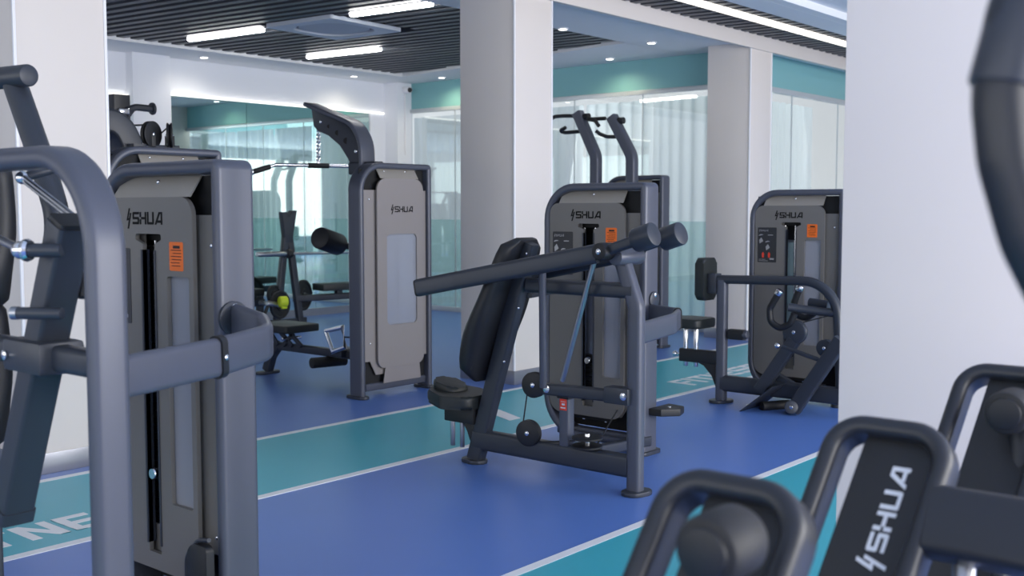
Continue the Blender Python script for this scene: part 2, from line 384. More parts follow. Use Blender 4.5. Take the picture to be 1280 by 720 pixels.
def curtain(a, b, label, n=None, amp=0.045, gapz=2.8):
    a, b = V(a), V(b); d = (b - a); L = d.length; d.normalize(); nrm = d.cross(Zv); k = int(L / 0.02); bm = MB(); lo = []; hi = []
    ph = random.random() * 6
    for i in range(k + 1):
        t = i / k * L; w = amp * (math.sin(t * 38 + ph + 1.3 * math.sin(t * 5 + ph)) * (0.6 + 0.4 * math.sin(t * 3.1 + ph)))
        p = a + d * t + nrm * w; lo.append(bm.bm.verts.new(p + Zv * 0.03)); hi.append(bm.bm.verts.new(p * 1.0 + Zv * gapz))
    for i in range(k): bm.bm.faces.new((lo[i], lo[i+1], hi[i+1], hi[i]))
    o = bm.build('curtain', 'curtain', None, 80); o['label'] = label; o['category'] = 'curtain'; o['group'] = 'sheer curtains behind the glass partition'
CT = [((XB + .22, 6.40, 0), (XB + .22, ys[4] - .02, 0), 'sheer pale curtain behind the back glass next to the far column'),
      ((XB + .22, ys[4] + .02, 0), (XB + .22, ys[3] - .02, 0), 'sheer pale curtain behind the glass seen past the lifted chin-up handles'),
      ((XB + .22, ys[3] + .02, 0), (XB + .22, ys[2] - .02, 0), 'sheer pale curtain just right of the middle column edge'),
      ((XB + .22, ys[2] + .02, 0), (XB + .22, ys[1] - .02, 0), 'sheer pale curtain just left of the middle column'),
      ((XB + .22, ys[1] + .02, 0), (XB + .22, ys[0] - .02, 0), 'sheer pale curtain in the far corner by the security camera pier'),
      ((11.66, 6.42, 0), (12.5, 6.42, 0), 'sheer pale curtain right of the far column, beside its lit face'),
      ((12.6, 6.42, 0), (13.85, 6.42, 0), 'sheer pale curtain farther right, next to the big near column')]
for a, b, l in CT: curtain(a, b, l)

# mirror on the left wall
mr = thing('wall_mirror', (9.07, YL, 0.1), 'large frameless wall mirror under a glowing strip, reflecting the teal glass wall', 'mirror')
for x0, x1 in ((7.445, 8.60), (8.606, 9.70), (9.706, 10.71)): MB().b2((x0, YL - .012, 0.1), (x1, YL + .018, 2.82)).build('mirror_panel', 'mirror', mr)
mr = thing('wall_mirror', (5.8, YL, 0.1), 'second wall mirror left of the pale pier, mostly behind the left column', 'mirror')
for x0, x1 in ((4.6, 5.75), (5.756, 6.92)): MB().b2((x0, YL - .012, 0.1), (x1, YL + .018, 2.76)).build('mirror_panel', 'mirror', mr)
for x0, x1, z, l in ((7.445, 10.98, 2.825, 'long warm light strip along the top of the wall mirror'), (4.6, 6.92, 2.765, 'short warm light strip in the gap beside the left column')):
    o = MB().b2((x0, YL - .05, z), (x1, YL - .002, z + .022), 0.004).build('light_strip', 'warm'); o['label'] = l; o['category'] = 'light strip'

# ceiling lamps
def tube_lamp(a, b, label, z=3.285):
    a, b = V((a[0], a[1], z)), V((b[0], b[1], z)); t = thing('tube_lamp', tuple((a + b) / 2), label, 'ceiling lamp', 'tube lamps between the ceiling slats')
    d = (b - a).normalized(); n = d.cross(Zv)
    MB().box((a + b) / 2 + Zv * .03, ((b - a).length + .02, 0.10, 0.03), 0.004, (d, n, Zv)).build('housing', 'slat', t)
    MB().sweep([a, b], rrect(0.04, 0.072, 0.019), Zv).build('diffuser', 'lamp', t)
tube_lamp((6.90, 10.38), (7.01, 9.26), 'white tube lamp in the slats, left of the ceiling air unit')
tube_lamp((8.61, 10.48), (8.715, 9.34), 'white tube lamp in the slats nearest the mirror wall, beyond the air unit')
tube_lamp((7.02, 7.90), (7.115, 6.95), 'white tube lamp beside the middle column, right of the air unit')
led = MB().b2((-2, 5.16, 3.318), (16.8, 5.29, 3.340), 0.003).build('led_strip', 'warm'); led['label'] = 'long continuous warm light strip in the aisle ceiling slats'; led['category'] = 'light strip'
DL = [((7.72, 11.33), 'round downlight over the white wall left of the mirror top', 11, (1, .92, .78)), ((10.12, 11.36), 'round downlight over the mirror, near the security camera', 11, (1, .87, .64)),
      ((11.0, 10.55), 'round downlight over the teal band, left of the middle column', 20, (1, .88, .56)), ((10.95, 7.70), 'round downlight over the teal band, right of the middle column', 20, (1, .88, .56)),
      ((10.2, 6.62), 'round downlight in the white soffit between middle and far columns', 5, (1, .95, .85)),
      ((8.85, 6.80), 'small round downlight on the soffit edge touching the middle column', 4, (1, .95, .85))]
for (x, y), l, pw, c in DL:
    t = thing('downlight', (x, y, ZC - .004), l, 'downlight', 'round downlights in the white soffit')
    MB().lathe((x, y, ZC - .012), (0, 0, 1), [(0, .052), (.004, .06), (.014, .06)]).build('rim', 'guard', t)
    MB().lathe((x, y, ZC - .014), (0, 0, 1), [(0, .04), (.004, .046), (.012, .046)]).build('lens', 'down', t)
    L = bpy.data.lights.new('downlight_beam', 'SPOT'); L.energy = pw; L.color = c; L.spot_size = math.radians(158); L.spot_blend = 1.0; L.shadow_soft_size = .04
    o = bpy.data.objects.new('downlight_beam', L); COL.objects.link(o); o.parent = t; o.location = (0, 0, -.03)

# ceiling cassette air unit
c = V((7.43, 8.63, 3.27)); ac = thing('air_conditioner', c, 'square white ceiling cassette air unit set between the slats', 'air conditioner')
R_ = Matrix.Rotation(math.radians(4), 3, 'Z'); A = (R_ @ V((1, 0, 0)), R_ @ V((0, 1, 0)), Zv)
def acp(x, y, z): return c + A[0] * x + A[1] * y + V((0, 0, z))
MB().holes(rpoly([(-.5, -.47), (.5, -.47), (.5, .47), (-.5, .47)], .03), [rpoly([(-.36, -.36), (.36, -.36), (.36, .36), (-.36, .36)], .26, 10)], lambda x, y: acp(x, y, .0), (0, 0, .04)).build('panel', 'acwhite', ac)
MB().prism([acp(x, y, .012) for x, y in rpoly([(-.32, -.32), (.32, -.32), (.32, .32), (-.32, .32)], .23, 10)], (0, 0, .03), .006).build('intake_grille', 'acgrey', ac)
for sx, sy in ((1, 0), (-1, 0), (0, 1), (0, -1)):
    MB().box(acp(sx * .338, sy * .338, .028), (.03 if sx else .3, .3 if sx else .03, .008), 0, A).build('vane', 'acwhite', ac)
MB().prism([acp(x, y, .034) for x, y in ((-.4, -.4), (.4, -.4), (.4, .4), (-.4, .4))], (0, 0, .1)).build('body', 'black', ac)

# security camera on the corner pier
p = V((11.16, YL - .28, 3.14)); sc_ = thing('security_camera', p, 'small white security camera on the corner pier below the ceiling', 'camera')
MB().cyl(p + V((0, 0, .03)), p + V((0, -.03, .03)), .05).build('mount', 'guard', sc_)
MB().lathe(p + V((0, -.03, .03)), (-.3, -1, -.1), [(0, .03), (.02, .05), (.10, .05), (.12, .044)]).build('housing', 'guard', sc_)
MB().lathe(p + V((-.033, -.145, .018)), (-.3, -1, -.1), [(0, .036), (.012, .034), (.016, .02)]).build('lens', 'black', sc_)
MB().rod([p + V((0, -.012, 0)), p + V((0, -.012, -.9))], .012).build('conduit', 'guard', sc_)

# ------------------------------------------------------------------ machine parts
def screw(parent, p, n, r=0.008, m='chrome', name='bolt'):
    n = V(n).normalized(); MB().lathe(p, n, [(-.002, r), (.003, r), (.005, r * .7), (.006, r * .3)], 12).build(name, m, parent)
def foot_plate(parent, c, ax=(1, 0, 0), L=0.16, w=0.085, m='dark'):
    c = V(c); ax = V(ax).normalized(); ay = Zv.cross(ax)
    MB().prism([c + ax * x + ay * y for x, y in rpoly([(-L/2, -w/2), (L/2, -w/2), (L/2, w/2), (-L/2, w/2)], w / 2 - .001, 8)], (0, 0, .022), .005).build('foot_plate', m, parent)
def pulley(parent, c, axis, r, th=0.03, m='black', name='pulley'):
    c = V(c); a = V(axis).normalized()
    o = MB().lathe(c - a * th / 2, a, [(0, r * .9), (.003, r), (th * .3, r), (th * .5, r * .86), (th * .7, r), (th - .003, r), (th, r * .9)], 32).build(name, m, parent)
    for sg in (-1, 1): MB().lathe(c + a * sg * th / 2, a * sg, [(-.001, .013), (.004, .013), (.007, .008)], 12).build('axle_bolt', 'chrome', o)
    return o

def tower(parent, P, U, D, Wd=0.76, H=1.61, bottom='round', style='front', stack_top=0.62, sticker=True, placard=True, hide_logo=False, tall=0.0, band=0.046, DP=0.145, shroud='shroud', rear='void'):
    P, U, D = V(P), V(U), V(D)
    def T(u, d, z): return P + U * u + D * d + Zv * z
    hb = band / 2; dz = H - 1.61
    # outer band frame
    if bottom == 'round':
        path = [T(hb, DP/2, .02), T(hb, DP/2, H - hb), T(Wd - hb, DP/2, H - hb), T(Wd - hb, DP/2, .06), T(hb + .03, DP/2, .06)]
        path = fillet(path[:2] + path[2:], [0, .012, .20, .24, 0], 10)
    else:
        path = fillet([T(hb, DP/2, .02), T(hb, DP/2, H - hb), T(Wd - hb, DP/2, H - hb), T(Wd - hb, DP/2, .02)], [0, .012, .20, 0], 10)
    MB().sweep(path, rrect(DP, band, .018), D).build('tower_frame', 'steel', parent)
    mb = MB().tube([T(hb, DP/2, .075), T(Wd - hb - .06, DP/2, .075)], .06, .06, D, .012); mb.build('bottom_crossbar', 'steel', parent)
    foot_plate(parent, T(hb + .002, DP/2, 0), D, DP + .07, .09)
    if bottom != 'round': foot_plate(parent, T(Wd - hb, DP/2, 0), D, DP + .07, .09)
    fn = lambda d: (lambda u, z: T(u, d, z))
    # backing panel with cut lower corners
    u0, u1 = band, Wd - band + .002
    bk = [(u0, .30), (u0 + .07, .30), (u0 + .14, .20), (u1 - .13, .20), (u1 - .07, .30), (u1, .30), (u1, 1.43 + dz), (u0, 1.43 + dz)]
    slot = [(.345, .34), (.485, .34), (.485, 1.38 + dz), (.345, 1.38 + dz)]
    win = [(.185, .46), (.30, .46), (.30, 1.215), (.185, 1.215)]
    if style == 'front':
        MB().holes(bk, [slot, win], fn(.035), D * .006).build('back_panel', shroud, parent)
        cov = rpoly([(.15, .19), (.71, .19), (.71, 1.49 + dz), (.15, 1.49 + dz)], [.09, .09, .065, .065], 6)
        slot2 = rpoly([(.376, .25), (.45, .25), (.45, 1.330 + dz), (.495, 1.345 + dz), (.495, 1.365 + dz), (.335, 1.365 + dz), (.335, 1.345 + dz), (.376, 1.330 + dz)], [0, 0, .006, .004, .012, .012, .004, .006], 3)
        win2 = rpoly([(.175, .44), (.305, .44), (.305, 1.225), (.175, 1.225)], .012, 4)
        MB().holes(cov, [slot2, win2], fn(.004), D * .016).build('front_cover', shroud, parent)
        MB().b2(*[tuple(q) for q in bounds(T(.17, .022, .43), T(.31, .028, 1.235))]).build('acrylic_window', 'acrylic', parent)
        mb = MB(); mb.prism([T(.30, -.001, .27), T(.372, -.001, .27), T(.372, -.001, 1.30 + dz), T(.36, -.001, 1.315 + dz), T(.30, -.001, 1.315 + dz)][::-1] if False else [T(.368, .0, .28), T(.376, .0, .28), T(.376, .0, 1.31 + dz), T(.368, .0, 1.31 + dz)], D * .03); mb.prism([T(.450, .0, .28), T(.458, .0, .28), T(.458, .0, 1.31 + dz), T(.450, .0, 1.31 + dz)], D * .03); mb.build('slot_lip', 'dark', parent)
        # guide rods, weight stack and pin
        for uu in (.33, .50): MB().rod([T(uu, .085, .15), T(uu, .085, H - .07)], .011).build('guide_rod', 'chrome', parent)
        ws = MB(); z = .16; 
        while z < stack_top: ws.b2(*[tuple(q) for q in bounds(T(.27, .05, z), T(.565, .118, z + .024))], bev=.003, seg=1); z += .0265
        ws = ws.build('weight_stack', 'void', parent)
        MB().rod([T(.417, .085, stack_top - .02), T(.417, .085, H - .06)], .008).build('lifting_rod', 'chrome', ws)
        MB().lathe(T(.417, .05, .53), -D, [(-.005, .009), (.03, .009), (.031, .02), (.045, .022), (.052, .018)], 16).build('selector_pin', 'chrome', ws)
        # top plate, warning sticker, placard, logo
        MB().prism([T(.165, .006, 1.490 + dz), T(.64, .006, 1.490 + dz), T(.64, .058, 1.568 + dz), T(.165, .058, 1.568 + dz)], D * .006).build('top_plate', 'top', parent)
        screw(parent, T(.40, .040, 1.542 + dz), -D)
        if sticker:
            st = MB().prism([T(u, .004, z) for u, z in rpoly([(.205, 1.245), (.285, 1.245), (.285, 1.342), (.205, 1.342)], .006, 3)], -D * .0012).build('warning_sticker', 'orange', parent)
            mb = MB()
            for k, (a, b, h) in enumerate(((.222, .262, .010), (.215, .275, .0025), (.215, .262, .0025), (.215, .275, .0025), (.215, .27, .0025), (.225, .275, .0025), (.22, .27, .0025))):
                zz = 1.325 - k * .0105; mb.prism([T(a, .0027, zz - h/2), T(b, .0027, zz - h/2), T(b, .0027, zz + h/2), T(a, .0027, zz + h/2)], -D * .0004)
            mb.build('sticker_print', 'ink', st)
        if placard:
            pc = MB().prism([T(u, .004, z) for u, z in rpoly([(.53, 1.05), (.685, 1.05), (.685, 1.315), (.53, 1.315)], .006, 3)], -D * .0015).build('instruction_placard', 'placard', parent)
            mb = MB(); letters(mb, '@SHUA', T(.675, .0024, 1.285), -U, Zv, .014, .0004)
            for a, b, z0, h in ((.56, .60, 1.255, .005), (.55, .585, 1.07, .012), (.60, .675, 1.06, .003), (.62, .675, 1.07, .003)):
                mb.prism([T(a, .0024, z0), T(b, .0024, z0), T(b, .0024, z0 + h), T(a, .0024, z0 + h)], -D * .0004)
            for (cu, cz) in ((.655, 1.215), (.60, 1.165)):  # printed exercise figures
                mb.prism([T(cu - .016, .0024, cz - .004), T(cu + .014, .0024, cz - .024), T(cu + .018, .0024, cz + .004), T(cu, .0024, cz + .024)], -D * .0004)
                mb.prism([T(cu + .022 * math.cos(a), .0024, cz + .036 + .012 * math.sin(a)) for a in [k * .6 for k in range(5)]], -D * .0004)
            mb.build('placard_print', 'satin', pc)
            mb = MB()
            for (cu, mm) in ((.64, 0), (.59, 1)):
                mb.prism([T(cu - .007, .0024, 1.085), T(cu + .007, .0024, 1.085), T(cu + .010, .0024, 1.115), T(cu, .0024, 1.128), T(cu - .010, .0024, 1.115)], -D * .0004)
            mb.build('muscle_figure', 'red', pc)
        for uu in (.085, .735 - .02):
            for zz in (.36, 1.33 + dz): screw(parent, T(uu, .033, zz), -D, .007)
    else:   # rear view cover of a tower: plain with one window
        bk = [(u0, .28), (u0 + .05, .28), (u0 + .13, .17), (u1 - .13, .17), (u1 - .07, .28), (u1, .28), (u1, 1.40 + dz), (u0, 1.40 + dz)]
        wn = rpoly([(.175, .55), (.50, .55), (.50, 1.16 + dz / 2), (.175, 1.16 + dz / 2)], .04, 5)
        wn1 = [(.185, .56), (.49, .56), (.49, 1.15 + dz / 2), (.185, 1.15 + dz / 2)]
        MB().holes(bk, [wn1], fn(.03), D * .006).build('back_panel', shroud, parent)
        cov = rpoly([(.10, .22), (.60, .22), (.60, 1.49 + dz), (.10, 1.49 + dz)], [.07, .07, .09, .09], 6)
        MB().holes(cov, [wn], fn(.002), D * .014).build('front_cover', shroud, parent)
        MB().b2(*[tuple(q) for q in bounds(T(.165, .012, .54), T(.51, .017, 1.17 + dz / 2))]).build('acrylic_window', 'acrylic', parent)
        MB().prism([T(.13, .010, .10), T(.54, .010, .10), T(.52, .005, .225), T(.15, .005, .225)], D * .006).build('kick_plate', shroud, parent)
        mb = MB().prism([T(.15, .004, 1.490 + dz), T(.56, .004, 1.490 + dz), T(.56, .055, 1.568 + dz), T(.15, .055, 1.568 + dz)], D * .006); mb.build('top_plate', 'top', parent)
        ws = MB().b2(*[tuple(q) for q in bounds(T(.27, .06, .16), T(.50, .125, .50))], bev=.004).build('weight_stack', 'void', parent)
        for uu in (.30, .47): MB().rod([T(uu, .09, .15), T(uu, .09, H - .07)], .011).build('guide_rod', 'chrome', parent)
        for uu in (.085, .66): screw(parent, T(uu, .03, 1.33 + dz), -D, .007); screw(parent, T(uu, .03, .42), -D, .007)
        for uu in (.26, .49): screw(parent, T(uu, .042, 1.548 + dz), -D, .007)
    if style != 'front': MB().holes([(u0, .10), (u1, .10), (u1, .40), (u0, .40)], [], fn(.055), D * .005).build('inner_plate', 'void', parent)
    # rear cover of the housing with its own translucent window
    if style == 'front':
        MB().holes([(u0, .10), (u1, .10), (u1, 1.50 + dz), (u0, 1.50 + dz)], [[(.33, .30), (.50, .30), (.50, 1.20), (.33, 1.20)], [(.18, .45), (.30, .45), (.30, 1.20), (.18, 1.20)]], fn(DP - .012), D * .006).build('rear_cover', 'void', parent)
        MB().b2(*[tuple(q) for q in bounds(T(.16, DP - .02, .28), T(.52, DP - .015, 1.22))]).build('rear_window', 'acrylic', parent)
    MB().holes([(u0, 1.34 + dz), (u1, 1.34 + dz), (u1, H - .05), (u0, H - .05)], [], fn(.06), D * .005).build('inner_plate', 'void', parent)
    if not hide_logo:
        mb = MB()
        if style == 'front': letters(mb, '@SHUA', T(.548, .004, 1.397 + dz), -U, Zv, .043, .0012, .13, 1.0)
        else: letters(mb, '@SHUA', T(.455, .002, 1.23 + dz), -U, Zv, .046, .0012, .12, 1.0)
        mb.build('logo', 'logo', parent)
    return T
def bounds(a, b): return V((min(a.x, b.x), min(a.y, b.y), min(a.z, b.z))), V((max(a.x, b.x), max(a.y, b.y), max(a.z, b.z)))

def guard_arm(parent, path, w, h, ring_t, fl=0.14):
    p = fillet(path, fl, 8)
    g = MB().sweep(p, rrect(w, h, .018), None if False else V((0, 0, 1)) and None) if False else MB()
    # flat padded band: tall in z, thin in plan
    prof = rrect(h, w, .018)
    g.sweep(p, prof, Zv); g = g.build('guard_arm', 'steel', parent)
    k = int(len(p) * ring_t); q = p[k]; t = (p[k+1] - p[k-1]).normalized()
    MB().sweep([q - t * .012, q + t * .012], rrect(h + .012, w + .012, .022), Zv).build('clamp_ring', 'black', g)
    n = t.cross(Zv); n = n if n.dot(q) < 0 else -n
    screw(g, q + n * (w / 2 + .006), n, .008)
    return g

X0, Y0 = V((1, 0, 0)), V((0, 1, 0))
# ------------------------------------------------------------------ shoulder press (centre)
XC = 4.60
sp = thing('shoulder_press_machine', (4.6, 3.6, 0), 'grey shoulder press machine in the middle, long lever arm over its leaning black back pad', 'exercise machine', 'logo weight-stack machines')
tower(sp, (5.35, 3.50, 0), Y0, X0, .76, 1.61, 'round', stack_top=.55)
up = [V((XC, 3.06, .02)), V((XC, 3.06, .96)), V((XC, 3.15, 1.20))]
MB().tube(up, .068, .082, X0, .022, .12).build('front_upright', 'steel', sp)
foot_plate(sp, (XC, 3.05, 0), (0.9, -.2, 0), .17, .12)
post = [on_x(604, 572, XC), on_x(662, 303, XC)]
MB().tube([V((XC, 4.155, .02)), V((XC, post[1].y, post[1].z))], .068, .10, X0, .014).build('pad_post', 'dark', sp)
foot_plate(sp, (XC, 4.165, 0), (0.2, 1, 0), .17, .12)
MB().tube([V((XC, 4.15, .14)), V((XC, 3.09, .14))], .07, .115, X0, .02).build('base_beam', 'dark', sp)
MB().tube([V((XC, 3.76, 1.04)), V((XC, 3.07, 1.04))], .07, .078, X0, .022).build('top_beam', 'dark', sp)
MB().cyl((4.50, 3.125, 1.212), (4.72, 3.125, 1.212), .043).build('pivot_axle', 'steel', sp)
# tie between the front frame and the tower
MB().tube([V((XC, 3.52, .125)), V((5.42, 3.52, .08))], .06, .06, Zv, .012).build('tie_beam', 'dark', sp)
MB().tube([V((XC + .03, 3.78, .98)), V((5.40, 4.0, .98))], .03, .03, Zv, .01).build('tie_bar', 'dark', sp)
for q, nm in (((658, 317), 0), ((648, 385), 1), ((630, 452), 2)):
    a = on_x(q[0], q[1], XC - .036); screw(sp, a, (-1, 0, 0), .008)
# lever arms, symmetric about the centre plane
for sg in (-1, 1):
    xp = XC + sg * .13; yp, zp = 3.165, 1.242
    hand = V((XC + sg * .33, 4.285, 1.018)); boss = V((xp, yp, zp)); cw = V((XC + sg * .125, 2.925, 1.318))
    mid = V((XC + sg * .275, 4.05, 1.066))
    arm = MB().tube([hand, mid, V((xp + sg * .015, yp + .04, zp - .012))], .05, .098, X0, .022, .3).build('lever_arm', 'dark', sp)
    hd_ = (hand - mid).normalized(); MB().tube([hand - hd_ * .004, hand + hd_ * .012], .046, .092, X0, .02).build('end_cap', 'black', arm)
    MB().cyl(boss - X0 * .055, boss + X0 * .055, .044, 24, .008).build('pivot_boss', 'black', arm)
    screw(arm, boss - X0 * .056, (-1, 0, 0), .015)
    MB().tube([boss, cw], .045, .055, X0, .015).build('weight_bar', 'dark', arm)
    bd_ = (cw - boss).normalized(); MB().cyl(cw - bd_ * .065, cw + bd_ * .05, .060, 30, .008).build('counterweight', 'dark', arm)
    screw(arm, on_x(677, 332, xp - .075) if sg < 0 else V((xp + .08, 3.62, 1.128)), (sg, 0, 0), .014, 'dark')
# drive strut and lower lever with pulleys
MB().rod([on_x(744, 322, 4.50), on_x(703, 476, 4.56)], .014).build('drive_strut', 'satin', sp)
MB().rod([on_x(678, 336, 4.46), on_x(679, 484, XC - .06)], .020).build('push_rod', 'steel', sp)
lv = MB().tube([on_x(676, 485, XC - .02), on_x(760, 494, XC - .02)], .055, .062, X0, .01).build('lower_lever', 'dark', sp)
a = on_x(775, 494, XC - .02); MB().box(a, (.085, .15, .085), .008).build('lever_bracket', 'dark', sp); screw(sp, on_x(779, 496, XC - .065), (-1, 0, 0), .02)
screw(lv, on_x(683, 486, XC - .05), (-1, 0, 0), .022)
for (u, v, r) in ((668, 481, .07), (661, 541, .072)): pulley(sp, on_x(u, v, XC - .04), (1, .15, 0), r, .04)
MB().box(on_x(661, 549, XC - .01), (.02, .05, .10), .004).build('pulley_bracket', 'dark', sp)
MB().rod([on_x(659, 492, XC - .04), on_x(654, 528, XC - .04)], .004, 0, 8).build('cable', 'black', sp)
stp = MB().tube([V((XC, 3.50, .17)), V((XC, 3.50, .47))], .06, .062, X0, .01).build('stop_post', 'steel', sp)
MB().box((XC, 3.50, .47), (.075, .08, .05), .008).build('rubber_stop', 'black', stp)
s_ = MB().b2((XC - .0325, 3.478, .385), (XC - .0295, 3.522, .445)).build('safety_sticker', 'red', stp)
mb = MB(); mb.b2((XC - .0335, 3.484, .395), (XC - .0320, 3.516, .402)); mb.b2((XC - .0335, 3.488, .412), (XC - .0320, 3.508, .422)); mb.b2((XC - .0335, 3.484, .43), (XC - .0320, 3.514, .432)); mb.build('sticker_print', 'lightink', s_)
c = on_z(734, 556, .215)
for dz in (0, .045): MB().lathe((c.x, c.y, .20 + dz), Zv, [(0, .075), (.004, .082), (.012, .082), (.018, .066), (.026, .082), (.034, .082), (.038, .075)] if False else [(0, .076), (.003, .082), (.012, .082), (.015, .076)], 32).build('cable_disc', 'black', sp)
MB().cyl((c.x, c.y, .19), (c.x, c.y, .275), .014).build('disc_axle', 'chrome', sp)
MB().rod([V((c.x, c.y - .07, .235)), V((5.40, 3.72, .25))], .004, 0, 8).build('cable', 'black', sp)
MB().rod([on_x(662, 553, XC - .04), V((c.x, c.y + .08, .225))], .004, 0, 8).build('cable', 'black', sp)
# foot pedal on the tower's near side
MB().prism([V((5.40, 3.50, .235)), V((5.62, 3.50, .235)), V((5.60, 3.38, .235)), V((5.50, 3.345, .235)), V((5.41, 3.42, .235))], (0, 0, .045), .008).build('side_bracket', 'black', sp); screw(sp, (5.50, 3.42, .281), Zv, .012)
# padded guard between upright and tower
guard_arm(sp, [V((XC + .03, 3.05, .825)), V((5.10, 3.15, .83)), V((5.33, 3.26, .835)), V((5.41, 3.50, .84))], .035, .115, .62, .13)
MB().lathe((5.44, 3.503, .92), (0, -1, 0), [(0, .05), (.012, .05), (.016, .04)], 24).build('guard_flange', 'dark', sp); screw(sp, (5.44, 3.487, .95), (0, -1, 0), .014)
# back pad and its rim
def pad_shape(parent, name, c0, c1, width, th, m, normal):
    c0, c1 = V(c0), V(c1); L = (c1 - c0).length; ay = (c1 - c0).normalized(); n = V(normal); n = (n - ay * n.dot(ay)).normalized(); ax = ay.cross(n)
    prof = [(-.5, -.34), (-.46, -.5), (0, -.55), (.46, -.5), (.5, -.34)]
    k = 16; bm = MB(); rings = []
    for i in range(k + 1):
        t = i / k; w = width * (0.78 + .22 * math.sin(min(1, t * 1.9) * math.pi / 2)) * (1 - .28 * max(0, (t - .45) / .55) ** 1.5)
        sq = min(1.0, (min(t, 1 - t) / .10)) ; e = math.sqrt(max(0.0, 1 - (1 - sq) ** 2)); w *= .55 + .45 * e
        thk = th * (1 + .55 * math.exp(-((t - .26) / .22) ** 2)) * (.45 + .55 * e)
        ring = []
        for x, y in rrect(w, thk, thk * .42, 4): ring.append(bm.bm.verts.new(c0 + ay * (t * L) + ax * x + n * (y + (thk - th) / 2)))
        rings.append(ring)
    m_ = len(rings[0])
    for i in range(k):
        for j in range(m_): bm.bm.faces.new((rings[i][j], rings[i][(j+1) % m_], rings[i+1][(j+1) % m_], rings[i+1][j]))
    bm.bm.faces.new(rings[0][::-1]); bm.bm.faces.new(rings[-1]); return bm.build(name, m, parent, 60)
bp = pad_shape(sp, 'back_pad', (XC, 4.12, .50), (XC, 3.80, 1.30), .40, .085, 'pad', (0, .93, .37))
MB().prism([V((XC - .15, 4.055, .56)), V((XC + .15, 4.055, .56)), V((XC + .11, 3.78, 1.24)), V((XC - .11, 3.78, 1.24))], (0, .018, .008), .006).build('pad_board', 'black', bp)
# seat on its carriage
st = MB()
SZ = -.135
outl = rpoly([(-.12, -.06), (.12, -.06), (.18, .10), (.12, .27), (-.12, .27), (-.18, .10)], .06, 5)
st.prism([V((XC + x, 4.17 + y, .455 + SZ + .12 * max(0, y - .08))) for x, y in outl], (0, 0, .075), .028, 4)
seat = st.build('seat', 'leather', sp)
nz = MB().prism([V((XC + x, 4.24 + y, .50 + SZ + .25 * y)) for x, y in rpoly([(-.08, .02), (.08, .02), (.085, .20), (-.085, .20)], .05, 5)], (0, 0, .055), .025, 4); nz.build('seat_horn', 'leather', seat)
cr = MB().b2((XC - .05, 4.13, .36 + SZ), (XC + .05, 4.36, .455 + SZ), .012).build('seat_carriage', 'black', sp)
for y in (4.26, 4.335): MB().cyl((XC, y, .075), (XC, y, .30), .014).build('seat_rod', 'satin', cr)
MB().prism([V((XC - .02, 4.15, .13)), V((XC - .02, 4.18, .12)), V((XC - .02, 4.20, .18)), V((XC - .02, 4.25, .24)), V((XC - .02, 4.12, .24))], (.04, 0, 0), .004).build('gusset', 'black', cr)
MB().ball((XC - .02, 4.375, .43 + SZ), .017).build('lock_knob', 'chrome', cr)

# ------------------------------------------------------------------ machine in the left foreground
XL = 1.33
lm = thing('chest_press_machine', (1.7, 2.7, 0), 'large grey press machine with arched front tube and padded guard, nearest at left', 'exercise machine', 'logo weight-stack machines')
tower(lm, (2.06, 2.965, 0), Y0, X0, .76, 1.612, 'round', stack_top=1.3)
arc = fillet([V((XL, 2.362, .02)), V((XL, 2.362, 1.578)), V((XL, 3.75, 1.578)), V((XL, 3.75, .02))], [0, .235, .235, 0], 12)
MB().sweep(arc, rrect(.096, .056, .024), X0).build('front_arch', 'steel', lm)
foot_plate(lm, (XL, 2.35, 0), X0, .19, .13); foot_plate(lm, (XL, 3.75, 0), X0, .19, .13)
MB().tube([V((XL, 2.38, .13)), V((XL, 3.73, .13))], .07, .11, X0, .02).build('base_beam', 'dark', lm)
MB().tube([V((XL, 3.05, .10)), V((2.1, 3.05, .10))], .06, .07, Zv, .012).build('tie_beam', 'dark', lm)
zb = on_x(92, 450, XL).z
MB().tube([V((XL, 2.37, zb)), V((XL, 3.70, zb))], .06, .066, X0, .018).build('middle_beam', 'dark', lm)
guard_arm(lm, [V((XL + .03, 2.37, 1.052)), V((1.70, 2.46, 1.058)), V((1.93, 2.545, 1.07)), V((2.03, 2.70, 1.085)), V((2.12, 2.975, 1.095))], .035, .105, .30, .13)
MB().lathe((2.11, 2.968, 1.10), (0, -1, 0), [(0, .055), (.012, .055), (.016, .045)], 24).build('guard_flange', 'dark', lm); screw(lm, (2.11, 2.952, 1.135), (0, -1, 0), .013)
# swinging lever with clamp collar
la, lb_ = on_x(87, 280, XL), on_x(15, 640, XL)
lev = MB().tube([la, lb_], .085, .080, X0, .012).build('swing_lever', 'dark', lm)
dl = (lb_ - la).normalized(); side = dl.cross(X0)
MB().tube([la - dl * .012, la + dl * .006], .078, .074, X0, .012).build('end_cap', 'black', lev)
MB().tube([lb_ - dl * .025, lb_ + dl * .012], .092, .086, X0, .012).build('foot_shoe', 'dark', lev)
cl = la + dl * ((la.z - zb) / -dl.z)
MB().box(cl, (.125, .20, .085), .02).build('clamp_collar', 'dark', lm); screw(lm, cl + V((-.066, .07, 0)), (-1, 0, 0), .013)
def peg(u, v, L, r, tip):
    a = on_x(u, v, XL - .03); e = a + V((-.55, .83, 0)).normalized() * L
    o = MB().cyl(a, e, r).build('peg', 'dark', lev); d = (e - a).normalized()
    if tip == 'ball': MB().lathe(e, d, [(-.02, .024), (-.012, .028), (-.004, .026), (0, .022), (.012, .021), (.022, .015), (.028, .006)], 24).build('ball_end', 'chrome', o)
    else: MB().lathe(e, d, [(-.018, r + .001), (-.002, r + .001), (0, r - .003)], 24).build('peg_ring', 'satin', o)
    return e
e1 = peg(78, 313, .10, .017, 'ball'); e2 = peg(78, 392, .13, .015, 'ring')
